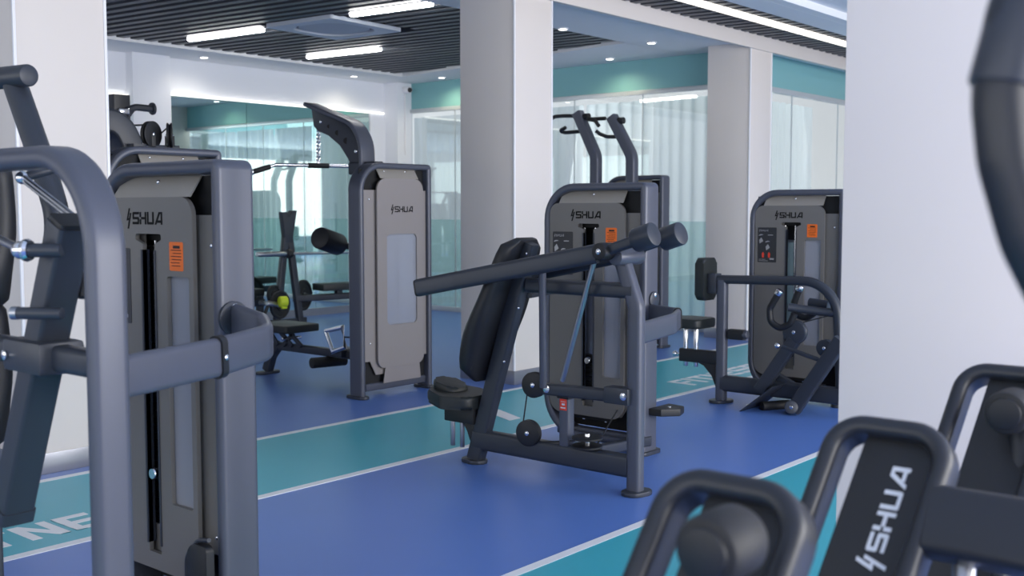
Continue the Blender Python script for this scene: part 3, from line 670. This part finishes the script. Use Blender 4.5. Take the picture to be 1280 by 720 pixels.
MB().rod([e1, on_x(-30, 286, XL)], .011).build('link_rod', 'satin', lm)
e3 = on_x(28, 222, XL + .05)
for k in (-1, 1): MB().rod([e3 + V((0, .006 * k, .008 * k)), on_x(122, 296, XL + .05) + V((0, .006 * k, .008 * k))], .007).build('link_rod', 'satin', lm)
MB().ball(e3, .018).build('ball_joint', 'chrome', lm); MB().cyl(e3, e3 + V((.09, -.03, .03)), .013).build('joint_stub', 'dark', lm)
MB().cyl(on_x(100, 330, XL + .06), on_x(108, 372, XL + .06), .02).build('lever_bracket', 'black', lm)
# bent handle tube behind the arch
XH = 1.72
MB().rod([on_x(17, 100, XH), on_x(52, 200, XH), on_x(73, 272, XH), on_x(66, 345, XH), on_x(44, 480, XH), on_x(30, 620, XH)], .039, .15, 20).build('handle_tube', 'dark', lm)
MB().cyl(on_x(37, 94, XH), on_x(37, 94, XH) + V((-.06, .40, 0)), .036, 28, .008).build('handle_grip', 'dark', lm)
pad_shape(lm, 'back_pad', on_x(-18, 385, 1.45), on_x(-14, 195, 1.45), .16, .08, 'pad', (-.6, -.7, 0))
pad_shape(lm, 'seat_pad', on_x(-22, 560, 1.45), on_x(-22, 375, 1.45), .17, .09, 'pad', (-.6, -.7, 0))
MB().tube([V((1.42, on_x(-20, 400, 1.42).y, .16)), V((1.42, on_x(-20, 400, 1.42).y, 1.5))], .05, .05, X0, .01).build('pad_post', 'dark', lm)
MB().tube([V((1.30, on_x(-20, 400, 1.42).y, .15)), V((1.75, on_x(-20, 400, 1.42).y, .15))], .05, .05, Zv, .01).build('pad_foot_beam', 'dark', lm)
# lower cable drum beside the tower foot
for k in range(3): MB().lathe((2.045 - .012 * k, 3.01, .26), (-1, 0, 0), [(0, .145 - .008 * k), (.008, .15 - .008 * k)], 36).build('cable_drum', 'black', lm) if False else None
MB().prism([V((2.035, y, z)) for y, z in rpoly([(2.985, .05), (3.10, .05), (3.10, .36), (2.985, .36)], [.02, .02, .055, .02], 6)], (-.03, 0, 0), .004).build('cable_guard', 'black', lm)
MB().rod([V((2.02, 3.12, .05)), V((2.02, 3.12, .30)), V((2.02, 3.05, .37)), V((2.02, 2.99, .38))], .008, .06, 8).build('cable', 'dark', lm)

# ------------------------------------------------------------------ row machine (right, partly behind the near column)
XR = 7.25
rm = thing('seated_row_machine', (7.3, 3.7, 0), 'grey seated row machine with two curved black pull handles, beside the near column', 'exercise machine', 'logo weight-stack machines')
tower(rm, (7.60, 3.27, 0), Y0, X0, .76, 1.60, 'round', stack_top=.42)
MB().tube([V((XR, 4.055, .02)), V((XR, 4.055, on_x(912, 350, XR).z))], .068, .078, X0, .02).build('front_upright', 'steel', rm)
foot_plate(rm, (XR, 4.055, 0), (.9, -.3, 0), .2, .13)
MB().tube([on_x(893, 349, XR), on_x(1046, 352, XR), on_x(1052, 505, XR)], .066, .066, X0, .026, .26, 10).build('top_arch', 'dark', rm)
MB().tube([V((XR, 4.05, .15)), V((XR, 3.05, .15))], .07, .12, X0, .02).build('base_beam', 'dark', rm); screw(rm, on_x(935, 508, XR - .036), (-1, 0, 0), .018)
MB().tube([V((XR, 3.45, .12)), V((7.68, 3.45, .12))], .06, .07, Zv, .012).build('tie_beam', 'dark', rm)
c = on_x(893, 349, XR)
MB().prism([c + V((x, .035, z)) for x, z in rpoly([(-.10, -.16), (.10, -.16), (.10, .16), (-.10, .16)], .04, 5)], (0, .075, 0), .02, 4).build('chest_pad', 'leather', rm)
MB().box(c + V((0, -.0, -.03)), (.10, .07, .15), .01).build('pad_bracket', 'dark', rm)
c = on_x(921, 418, XR); MB().box(c, (.06, .13, .075), .01).build('adjuster', 'black', rm); MB().cyl(c + V((0, -.05, 0)), c + V((0, -.09, .005)), .03).build('adjuster_knob', 'steel', rm)
# seat
cs = on_x(866, 410, XR)
MB().prism([V((XR + x, cs.y + y, .555)) for x, y in rpoly([(-.15, -.13), (.15, -.13), (.15, .15), (-.15, .15)], .05, 5)], (0, 0, .07), .02, 4).build('seat', 'leather', rm)
bm_ = MB().tube([V((XR, 4.06, .335)), V((XR, cs.y + .10, .335))], .065, .10, X0, .012).build('seat_beam', 'black', rm)
for dy in (-.03, .06): MB().cyl((XR, cs.y + dy, .25), (XR, cs.y + dy, .56), .019).build('seat_rod', 'chrome', bm_)
MB().prism([V((XR - .015, 4.09, .10)), V((XR - .015, 4.13, .20)), V((XR - .015, 4.20, .27)), V((XR - .015, 4.30, .30)), V((XR - .015, 4.09, .30))], (.03, 0, 0), .003).build('gusset', 'black', bm_)
MB().cyl((XR, cs.y + .10, .335), (XR, cs.y + .14, .335), .012).build('lock_stem', 'chrome', bm_); MB().ball((XR, cs.y + .155, .337), .022).build('lock_knob', 'chrome', bm_)
# pull handles and levers
for pts, xx in (([(973, 367), (962, 386), (963, 402), (975, 411), (988, 405), (993, 392)], XR - .12), ([(999, 362), (992, 380), (996, 394), (1008, 398), (1020, 390), (1022, 378)], XR + .10)):
    P = [on_x(u, v, xx) for u, v in pts]; h = MB().rod(P, .024, .06, 16).build('pull_handle', 'black', rm)
    MB().cyl(P[0] + (P[0] - P[1]).normalized() * .03, P[0] - (P[0] - P[1]).normalized() * .01, .028).build('chrome_tip', 'chrome', h)
MB().rod([on_x(985, 384, XR - .12), on_x(1030, 390, XR), on_x(1050, 392, XR)], .03, 0, 16).build('handle_bar', 'dark', rm)
MB().rod([on_x(1012, 378, XR + .1), on_x(1036, 382, XR + .1)], .034, 0, 16).build('handle_bar', 'dark', rm)
l1 = MB().tube([on_x(993, 425, XR - .1), on_x(950, 488, XR - .1)], .06, .09, X0, .01).build('foot_lever', 'dark', rm)
pulley(rm, on_x(994, 415, XR - .1), X0, .085, .05, 'dark', 'lever_pulley')
pulley(rm, on_x(1032, 435, XR - .08), X0, .06, .05, 'dark', 'lever_pulley')
l2 = MB().tube([on_x(1052, 425, XR - .12), on_x(992, 512, XR - .12)], .06, .10, X0, .01).build('foot_lever', 'dark', rm)
MB().cyl(on_x(989, 509, XR - .18), on_x(989, 509, XR - .02), .048).build('lever_hub', 'dark', rm); screw(rm, on_x(989, 509, XR - .185), (-1, 0, 0), .014)
MB().tube([on_x(968, 468, XR), on_x(1012, 495, XR)], .05, .055, X0, .01).build('link_bar', 'dark', rm)
MB().tube([on_x(978, 433, XR - .12), on_x(1030, 452, XR - .12)], .025, .03, X0, .008).build('link_bar', 'dark', rm)
MB().ball(on_x(972, 432, XR - .15), .022).build('stop_knob', 'chrome', rm)
fp = [on_x(925, 518, XR - .2), on_x(966, 486, XR - .2)]; fu = (fp[1] - fp[0])
MB().prism([fp[0] - X0 * .05 + Zv*.01, fp[1] - X0 * .05, fp[1] + X0 * .30, fp[0] + X0 * .30 + Zv*.01], V((0, -.02, .025)), .006).build('foot_rest', 'dark', rm)
MB().cyl(on_x(952, 508, XR - .1), on_x(952, 508, XR - .1) + V((.2, -.12, 0)), .035).build('foot_roller', 'rubber', rm)
MB().rod([on_x(1000, 404, XR - .08), on_x(1046, 392, XR)], .004, 0, 8).build('cable', 'black', rm)

# ------------------------------------------------------------------ lat pulldown tower with low-row seat
lt = thing('lat_pulldown_machine', (5.95, 6.6, 0), 'tall pale grey lat pulldown tower with curved black overhead arm, left of the middle column', 'exercise machine', 'logo weight-stack machines')
XLt = 5.95
tower(lt, (6.345, 6.20, 0), -X0, Y0, .775, 1.81, 'square', style='rear', shroud='shroud_pale')
# overhead arm: web plate with top flange
pts = [(388, 133), (399, 163), (414, 168), (430, 180), (441, 196), (447, 212)]
web = [on_x(u, v, XLt) for u, v in [(393, 136), (396, 158), (401, 164), (415, 169), (429, 181), (439, 197), (446, 214), (458, 214), (457, 178), (445, 158), (420, 144)]]
arm = MB().prism([w - X0 * .035 for w in web], X0 * .07, .006).build('overhead_arm', 'dark', lt)
fl_ = [on_x(u, v, XLt) for u, v in [(388, 131), (420, 144), (446, 155), (458, 178), (459, 215)]]
MB().sweep(fillet(fl_, .25, 8), rrect(.15, .035, .010), X0).build('arm_flange', 'steel', arm)
for u, v, r in ((411, 158, .016), (422, 166, .022), (433, 176, .026)): MB().cyl(on_x(u, v, XLt - .037), on_x(u, v, XLt - .030), r, 16).build('arm_hole', 'void', arm)
for u, v in ((401, 152), (445, 189)): screw(arm, on_x(u, v, XLt - .036), (-1, 0, 0), .015)
MB().tube([V((XLt, 6.40, 1.80)), V((XLt, 6.40, .05))], .10, .08, X0, .015).build('mast', 'dark', lt)
MB().tube([V((XLt, 6.40, 1.78)), V((XLt, 6.70, 1.78))], .10, .10, X0, .015).build('mast_head', 'dark', lt)
# chain and bar
top = on_x(398, 164, XLt); ch = MB(); bot = on_x(398, 205, XLt); n = 9
for i in range(n):
    c = top.lerp(bot, (i + .5) / n); h = (top.z - bot.z) / n * .68
    a = X0 if i % 2 else Y0
    ring = [c + Zv * (h * math.sin(t)) + a * (.018 * math.cos(t)) for t in [2 * math.pi * k / 12 for k in range(12)]]
    ch.sweep(ring, [(.0055 * math.cos(q), .0055 * math.sin(q)) for q in [2*math.pi*k/6 for k in range(6)]], Y0 if i % 2 else X0, closed=True)
ch.build('chain', 'chrome', lt)
bc = on_x(398, 207, XLt); bd = V((-.93, .36, 0)).normalized()
b0 = bc + bd * .36; b1 = bc - bd * .36
bar_ = MB().rod([b0 + bd * .19 - Zv * .06, b0, b1, b1 - bd * .19 - Zv * .06], .015, .05, 14).build('pulldown_bar', 'chrome', lt)
for e, s_ in ((b0, 1), (b1, -1)):
    g0 = e + bd * s_ * .05 - Zv * .016; g1 = e + bd * s_ * .19 - Zv * .06
    MB().cyl(g0, g1, .022).build('rubber_grip', 'rubber', bar_); MB().cyl(g1, g1 + (g1 - g0).normalized() * .02, .025).build('end_cap', 'chrome', bar_)
MB().cyl(bc + bd * .09, bc - bd * .09, .022).build('bar_sleeve', 'black', bar_); MB().cyl(bc, bc + Zv * .05, .012).build('swivel', 'chrome', bar_)
# knee roller
k0, k1 = on_x(399, 297, 5.80), on_x(424, 306, 6.08)
MB().cyl(k0, k1, .092, 28, .02).build('knee_roller', 'pad', lt)
MB().rod([k1, k1 + V((.10, -.1, -.02)), V((6.05, 6.55, 1.10)), V((6.05, 6.55, .4))], .03, .05, 14).build('roller_post', 'dark', lt)
MB().tube([V((6.05, 6.55, .45)), V((5.95, 6.42, .45))], .05, .05, Zv, .01).build('roller_mount', 'dark', lt)
# low beam, seat, foot
MB().tube([V((XLt, 6.42, .26)), V((XLt, 7.72, .26))], .06, .07, X0, .015).build('seat_beam', 'dark', lt)
MB().tube([V((XLt, 7.70, .27)), V((XLt, 7.80, .17)), V((XLt, 7.86, .03))], .07, .09, X0, .015, .1).build('rear_leg', 'dark', lt)
foot_plate(lt, (XLt, 7.86, 0), X0, .24, .11)
MB().prism([V((XLt + x, 7.60 + y, .40)) for x, y in rpoly([(-.19, -.24), (.19, -.24), (.19, .24), (-.19, .24)], .03, 4)], (0, 0, .065), .015, 3).build('seat', 'leather', lt)
for a, b in (((7.78, .40), (7.66, .28)), ((7.62, .39), (7.46, .28)), ((7.44, .39), (7.58, .28)), ((7.50, .40), (7.34, .29))):
    MB().tube([V((XLt - .04, a[0], a[1])), V((XLt - .04, b[0], b[1]))], .02, .04, X0, .006).build('seat_strut', 'dark', lt)
MB().cyl((XLt - .1, 7.52, .34), (XLt + .1, 7.52, .34), .015).build('strut_axle', 'chrome', lt)
MB().cyl(on_x(389, 454, 5.78), on_x(432, 450, 6.1), .045).build('foot_roller', 'rubber', lt)
MB().box((5.98, 6.86, .27), (.22, .16, .07), .02).build('foot_bracket', 'dark', lt)
dh = [on_x(u, v, XLt - .1) for u, v in [(407, 414), (428, 409), (432, 434), (416, 440)]]
hd = MB(); hd.rod(dh + [dh[0]], .018, .0, 12); hd = hd.build('row_handle', 'chrome', lt)
MB().rod([dh[2].lerp(dh[1], .5), V((XLt, 6.50, .42))], .006, 0, 8).build('row_cable', 'black', lt)

# ------------------------------------------------------------------ second tall tower behind the left machine
l2 = thing('cable_tower', (3.75, 5.95, 0), 'second tall weight tower right behind the left foreground machine, beside the left column', 'exercise machine', 'logo weight-stack machines')
tower(l2, (4.13, 5.88, 0), -X0, Y0, .80, 1.825, 'square', style='rear', shroud='shroud')
yk = 6.25
MB().tube([V((3.75, yk, .02)), V((3.75, yk, 1.86))], .10, .09, X0, .015).build('mast', 'dark', l2)
MB().tube([V((3.75, 5.98, .06)), V((3.75, 6.5, .06))], .08, .08, X0, .015).build('base_beam', 'dark', l2)
a_ = [on_y(u, v, yk + .1) for u, v in [(118, 150), (138, 152), (150, 163), (158, 180), (163, 206)]]
MB().sweep(fillet(a_, .15, 6), rrect(.16, .15, .02), Y0).build('overhead_arm', 'dark', l2)
MB().tube([on_y(172, 200, yk + .1), V((3.75, yk, 1.80))], .08, .08, Y0, .02).build('arm_base', 'dark', l2)
for u, v, ax in ((189, 168, (.35, -1, 0)), (212, 170, (.84, -.54, 0))):
    c = on_y(u, v, yk + .1); pulley(l2, c, ax, .085, .04); MB().tube([c, c - Zv * .28], .05, .05, Y0, .01).build('pulley_bracket', 'black', l2)
MB().tube([on_y(160, 186, yk + .1), on_y(222, 188, yk + .1)], .05, .06, Y0, .01).build('pulley_beam', 'dark', l2)
MB().rod([on_y(130, 158, yk + .1), on_y(187, 156, yk + .1)], .006, 0, 8).build('cable', 'black', l2)
MB().rod([on_y(200, 168, yk + .1), on_y(211, 158, yk + .1)], .005, 0, 8).build('cable', 'black', l2)

rk = thing('squat_rack_post', (5.05, 8.9, 0), 'dark rack post with a short black horizontal handle, in the gap beside the left column', 'rack')
yk = 8.9
p0, p1 = on_y(140, 118, yk), on_y(156, 118, yk); xm = (p0.x + p1.x) / 2
MB().tube([V((xm, yk, .02)), V((xm, yk, p0.z))], .16, .12, X0, .012).build('post', 'placard', rk); foot_plate(rk, (xm, yk, 0), X0, .5, .3)
MB().tube([on_y(157, 138, yk - .05), on_y(170, 134, yk - .05), on_y(189, 136, yk - .05)], .05, .06, Y0, .02, .04).build('handle', 'dark', rk)
MB().cyl(on_y(189, 136, yk - .05), on_y(192, 136, yk - .05), .055).build('handle_end', 'dark', rk)
MB().prism([on_y(u, v, yk - .03) for u, v in ((158, 134), (168, 136), (160, 147), (158, 148))], (0, -.04, 0), .004).build('handle_gusset', 'dark', rk)
MB().box(on_y(154, 139, yk - .08), (.09, .06, .05), .01).build('collar', 'chrome', rk)

# ------------------------------------------------------------------ chin-up machine far behind the shoulder press
ch_ = thing('chin_up_machine', (9.8, 6.5, 0), 'tall chin-up machine behind the central press, two leaning posts with hooked black handles', 'exercise machine', 'logo weight-stack machines')
tower(ch_, (9.70, 6.14, 0), Y0, X0, .76, 1.81, 'round', stack_top=.6)
for (ub, ut, vt), hs in (((745, 722, 141), [[(722, 145), (706, 145), (697, 146), (691, 150)], [(729, 164), (708, 166), (702, 164), (711, 160)]]),
                     ((790, 765, 146), [[(757, 148), (742, 149), (735, 149), (748, 151), (754, 158)], [(771, 171), (760, 171), (753, 168), (749, 164)]])):
    XQ = 9.45
    P = [V((XQ, on_x(ub, 225, XQ).y, .05)), on_x(ub, 195, XQ), on_x(ut, vt, XQ)]
    q = MB().tube(P, .10, .11, X0, .02, .2).build('handle_post', 'steel', ch_)
    for hh in hs: MB().rod([on_x(u, v, XQ) + X0 * (-.02 * k) for k, (u, v) in enumerate(hh)], .020, .05, 12).build('hook_handle', 'black', q)
    MB().cyl(on_x(ut + 8, vt + 5, XQ), on_x(ut + 8, vt + 5, XQ) - Y0 * .07, .035).build('post_knob', 'black', q)
MB().tube([V((9.45, 6.38, .08)), V((9.45, 6.86, .08))], .08, .08, Zv, .015).build('base_beam', 'dark', ch_)
MB().tube([V((9.45, 6.6, .08)), V((9.75, 6.6, .08))], .08, .08, Zv, .015).build('tie_beam', 'dark', ch_)

# ------------------------------------------------------------------ bench press by the mirror
YB = 11.0
bpz = thing('bench_press', (8.7, YB, 0), 'black bench press rack with A-shaped uprights in front of the mirror', 'bench')
ax_, yb = 8.62, 10.95
def aframe(x, y):
    top = V((x, y, 1.10))
    for sg in (-1, 1): MB().tube([top + V((sg * .03, 0, 0)), V((x + sg * .17, y - sg * .02, .03))], .07, .085, Y0, .012).build('upright_leg', 'dark', bpz)
    MB().prism([V((x - .10, y - .04, 1.42)), V((x - .02, y - .04, 1.42)), V((x, y - .04, 1.34)), V((x + .06, y - .04, 1.44)), V((x + .13, y - .04, 1.44)), V((x + .05, y - .04, 1.04)), V((x - .05, y - .04, 1.04))], (0, .08, 0), .006).build('bar_cradle', 'dark', bpz)
    MB().tube([V((x - .27, y, .035)), V((x + .27, y, .035))], .10, .06, Zv, .012).build('base_runner', 'dark', bpz)
aframe(ax_, yb)
aframe(ax_ + .15, yb + .55) if False else None
MB().tube([V((ax_ + .1, yb, .33)), V((ax_ + 1.25, yb - .22, .33))], .08, .09, Zv, .012).build('bench_beam', 'dark', bpz)
MB().tube([V((ax_ + 1.2, yb - .21, .33)), V((ax_ + 1.25, yb - .22, .02))], .08, .09, Y0, .012).build('bench_leg', 'dark', bpz)
MB().box((ax_ + .72, yb - .12, .46), (.60, .30, .09), .02, (V((.98, -.19, 0)), V((.19, .98, 0)), Zv)).build('bench_pad', 'leather', bpz)
MB().tube([V((ax_ + .72, yb - .12, .42)), V((ax_ + .72, yb - .12, .33))], .07, .09, Y0, .01).build('pad_bracket', 'dark', bpz)
bb = thing('barbell', (8.5, yb - .1, 1.0), 'silver barbell resting on the bench press uprights before the mirror', 'barbell')
b0 = on_y(321, 318, yb - .13); dr = (on_y(372, 317, yb - .13) - b0).normalized()
MB().cyl(b0, b0 + dr * .46, .032).build('sleeve', 'satin', bb); MB().cyl(b0 + dr * .45, b0 + dr * .52, .055).build('collar', 'black', bb); MB().cyl(b0 + dr * .5, b0 + dr * 1.6, .016).build('shaft', 'satin', bb)
def plate(c, ax, r, label):
    t = thing('weight_plate', c, label, 'weight plate', 'black grip plates on the bench press'); ax = V(ax).normalized()
    MB().lathe(V(c) - ax * .02, ax, [(0, r * .32), (.0, r * .4), (.012, r * .45), (.012, r * .8), (0, r * .85), (0, r * .97), (.006, r), (.034, r), (.04, r * .97), (.04, r * .85), (.028, r * .8), (.028, r * .45), (.04, r * .4), (.04, r * .3)], 36).build('disc', 'rubber', t)
    MB().cyl(V(c) - ax * .024, V(c) + ax * .024, r * .16, 20, .002).build('hub', 'satin', t)
plate(on_y(350, 381, yb - .42), (.2, -1, 0), .17, 'black weight plate on the left leg of the bench press, with the yellow-green clip')
plate(on_y(379, 369, yb + .20), (.35, -1, 0), .20, 'black weight plate on the right side of the bench press A-frame')
plate(on_y(342, 368, yb - .12), (.25, -1, 0), .115, 'smaller black weight plate stored higher on the left leg of the bench press')
c = on_y(353, 377, yb - .52); t = thing('bar_clip', c, 'yellow-green bar clip on the weight plate peg of the bench press', 'clip')
MB().lathe(c - X0 * .05, (1, -.3, 0), [(0, .055), (.01, .065), (.09, .065), (.10, .055)], 20).build('ring', 'lime', t); MB().box(c + V((.0, -.03, -.06)), (.08, .03, .05), .01).build('lever', 'lime', t)
for (u, v, dy) in ((350, 381, -.42), (342, 368, -.12), (379, 369, .20)):
    q = on_y(u, v, yb + dy); sg = 1 if dy > 0 else -1; MB().cyl(q - Y0 * sg * .021, V((q.x + (.02 if dy < 0 else -.06), yb, q.z)), .024).build('storage_peg', 'satin', bpz)
MB().cyl(on_y(333, 379, yb - .46), on_y(350, 381, yb - .46), .03).build('peg_end', 'satin', bpz)
MB().rod([on_y(336, 380, yb - .46), on_y(331, 392, yb - .46)], .02).build('peg_handle', 'black', bpz)
fb = thing('flat_bench', (8.1, 11.3, 0), 'low black bench end seen just right of the left foreground machine post', 'bench')
MB().box((7.95, 11.1, .44), (.62, .32, .09), .02).build('bench_pad', 'leather', fb)
MB().tube([V((7.68, 11.1, .30)), V((8.35, 11.1, .30))], .08, .09, Y0, .012).build('bench_beam', 'dark', fb)
for x in (7.72, 8.3): MB().tube([V((x, 11.1, .02)), V((x, 11.1, .40))], .07, .08, Y0, .012).build('leg', 'dark', fb)

# ------------------------------------------------------------------ near right machine with three tilted loops
nr = thing('plate_loaded_machine', (1.8, .7, 0), 'near machine with three tilted dark loop frames, white logo on the middle plate', 'exercise machine')
TL = math.radians(31); e = V((-math.sin(TL), .10, -math.cos(TL))).normalized(); nn = Y0.cross(e); nn = (nn if nn.z > 0 else -nn).normalized()
YA, YB_ = .80, .574
def loop(xt, zt, L, roller, logo):
    o = lambda y, d, n=0.0: V((xt, y, zt)) + e * d + nn * n
    path = fillet([o(YA - .0165, L), o(YA - .0165, .017), o(YB_ + .0165, .017), o(YB_ + .0165, L)], [0, .055, .055, 0], 8)
    lp = MB().sweep(path, rrect(.068, .034, .0155, 5), nn).build('loop_frame', 'darker', nr)
    pl = MB().prism([o(y, d, -.012) for y, d in rpoly([(YB_ + .03, .03), (YA - .066, .03), (YA - .066, L * .9), (YB_ + .03, L * .9)], .012, 3)], nn * .02, .003).build('inner_plate', 'black', lp)
    if logo:
        mb = MB(); letters(mb, '@SHUA', o(.640, .262, .0085), -e, V((0, 1, 0)), .031, .0012, .16, 1.10); mb.build('logo', 'lightink', pl)
    if roller:
        c0, r = roller; c0 = V(c0)
        MB().cyl(c0, c0 + X0 * .085, r, 36, .012).build('roller', 'rubber', lp)
        MB().cyl(c0 - X0 * .006, c0 + X0 * .01, r * .72, 30, .004).build('roller_cap', 'black', lp)
    return o
o1 = loop(1.305, 1.088, .62, (on_x(880, 692, 1.08), .043), False); o2 = loop(1.85, 1.082, .80, None, True); o3 = loop(2.53, 1.10, .80, (on_x(1256, 517, 2.36), .046), False)
MB().tube([o2(YB_ + .01, .160), o2(.25, .160)], .115, .07, e, .016).build('cross_beam', 'darker', nr)
MB().tube([o1(YB_ + .01, .20), o1(.38, .20)], .055, .05, e, .016).build('cross_beam', 'darker', nr)
MB().tube([o3(YB_ + .01, .30), o3(.30, .30)], .07, .07, e, .016).build('cross_beam', 'darker', nr)
MB().rod([o2(.54, .16, -.03), V((1.60, .50, .55)), V((1.58, .50, .10))], .018, .05).build('strut', 'satin', nr)
MB().rod([o3(.64, .12), V((2.28, .60, .45))], .03).build('roller_stem', 'darker', nr)
MB().tube([V((.55, .70, .44)), V((2.35, .70, .44))], .08, .08, Y0, .015).build('carrier_beam', 'darker', nr)
for x in (.95, 2.15): MB().tube([V((x, .70, .02)), V((x, .70, .42))], .08, .08, Y0, .015).build('leg', 'darker', nr); foot_plate(nr, (x, .70, 0), Y0, .5, .12)

# ------------------------------------------------------------------ curved arm very close at the right edge
na = thing('press_arm_machine', (1.1, .05, 0), 'blurred curved dark tube arm with a sleeve, close at the right edge of the picture', 'exercise machine')
def at_depth(u, v, d): r = ray(u, v); return CAMPOS + r * (d / FPX)
P = [at_depth(u, v, .95) for u, v in ((1300, -60), (1272, 20), (1254, 118), (1262, 200), (1290, 300), (1340, 400), (1470, 470))]
ar = MB().rod(P, .027, .12, 24, 8).build('curved_arm', 'darker', na)
MB().cyl(at_depth(1304, -70, .95), at_depth(1255, 112, .95), .031, 28, .004).build('grip_sleeve', 'dark', ar)
q = P[-1]; MB().tube([V((q.x, q.y, .02)), V((q.x, q.y, 2.0))], .08, .08, X0, .02).build('post', 'dark', na); foot_plate(na, (q.x, q.y, 0), X0, .4, .2)
MB().tube([P[0], V((P[0].x + .06, P[0].y - .12, 2.0)), V((q.x, q.y, 1.98))], .05, .05, Zv, .015).build('top_link', 'dark', na)
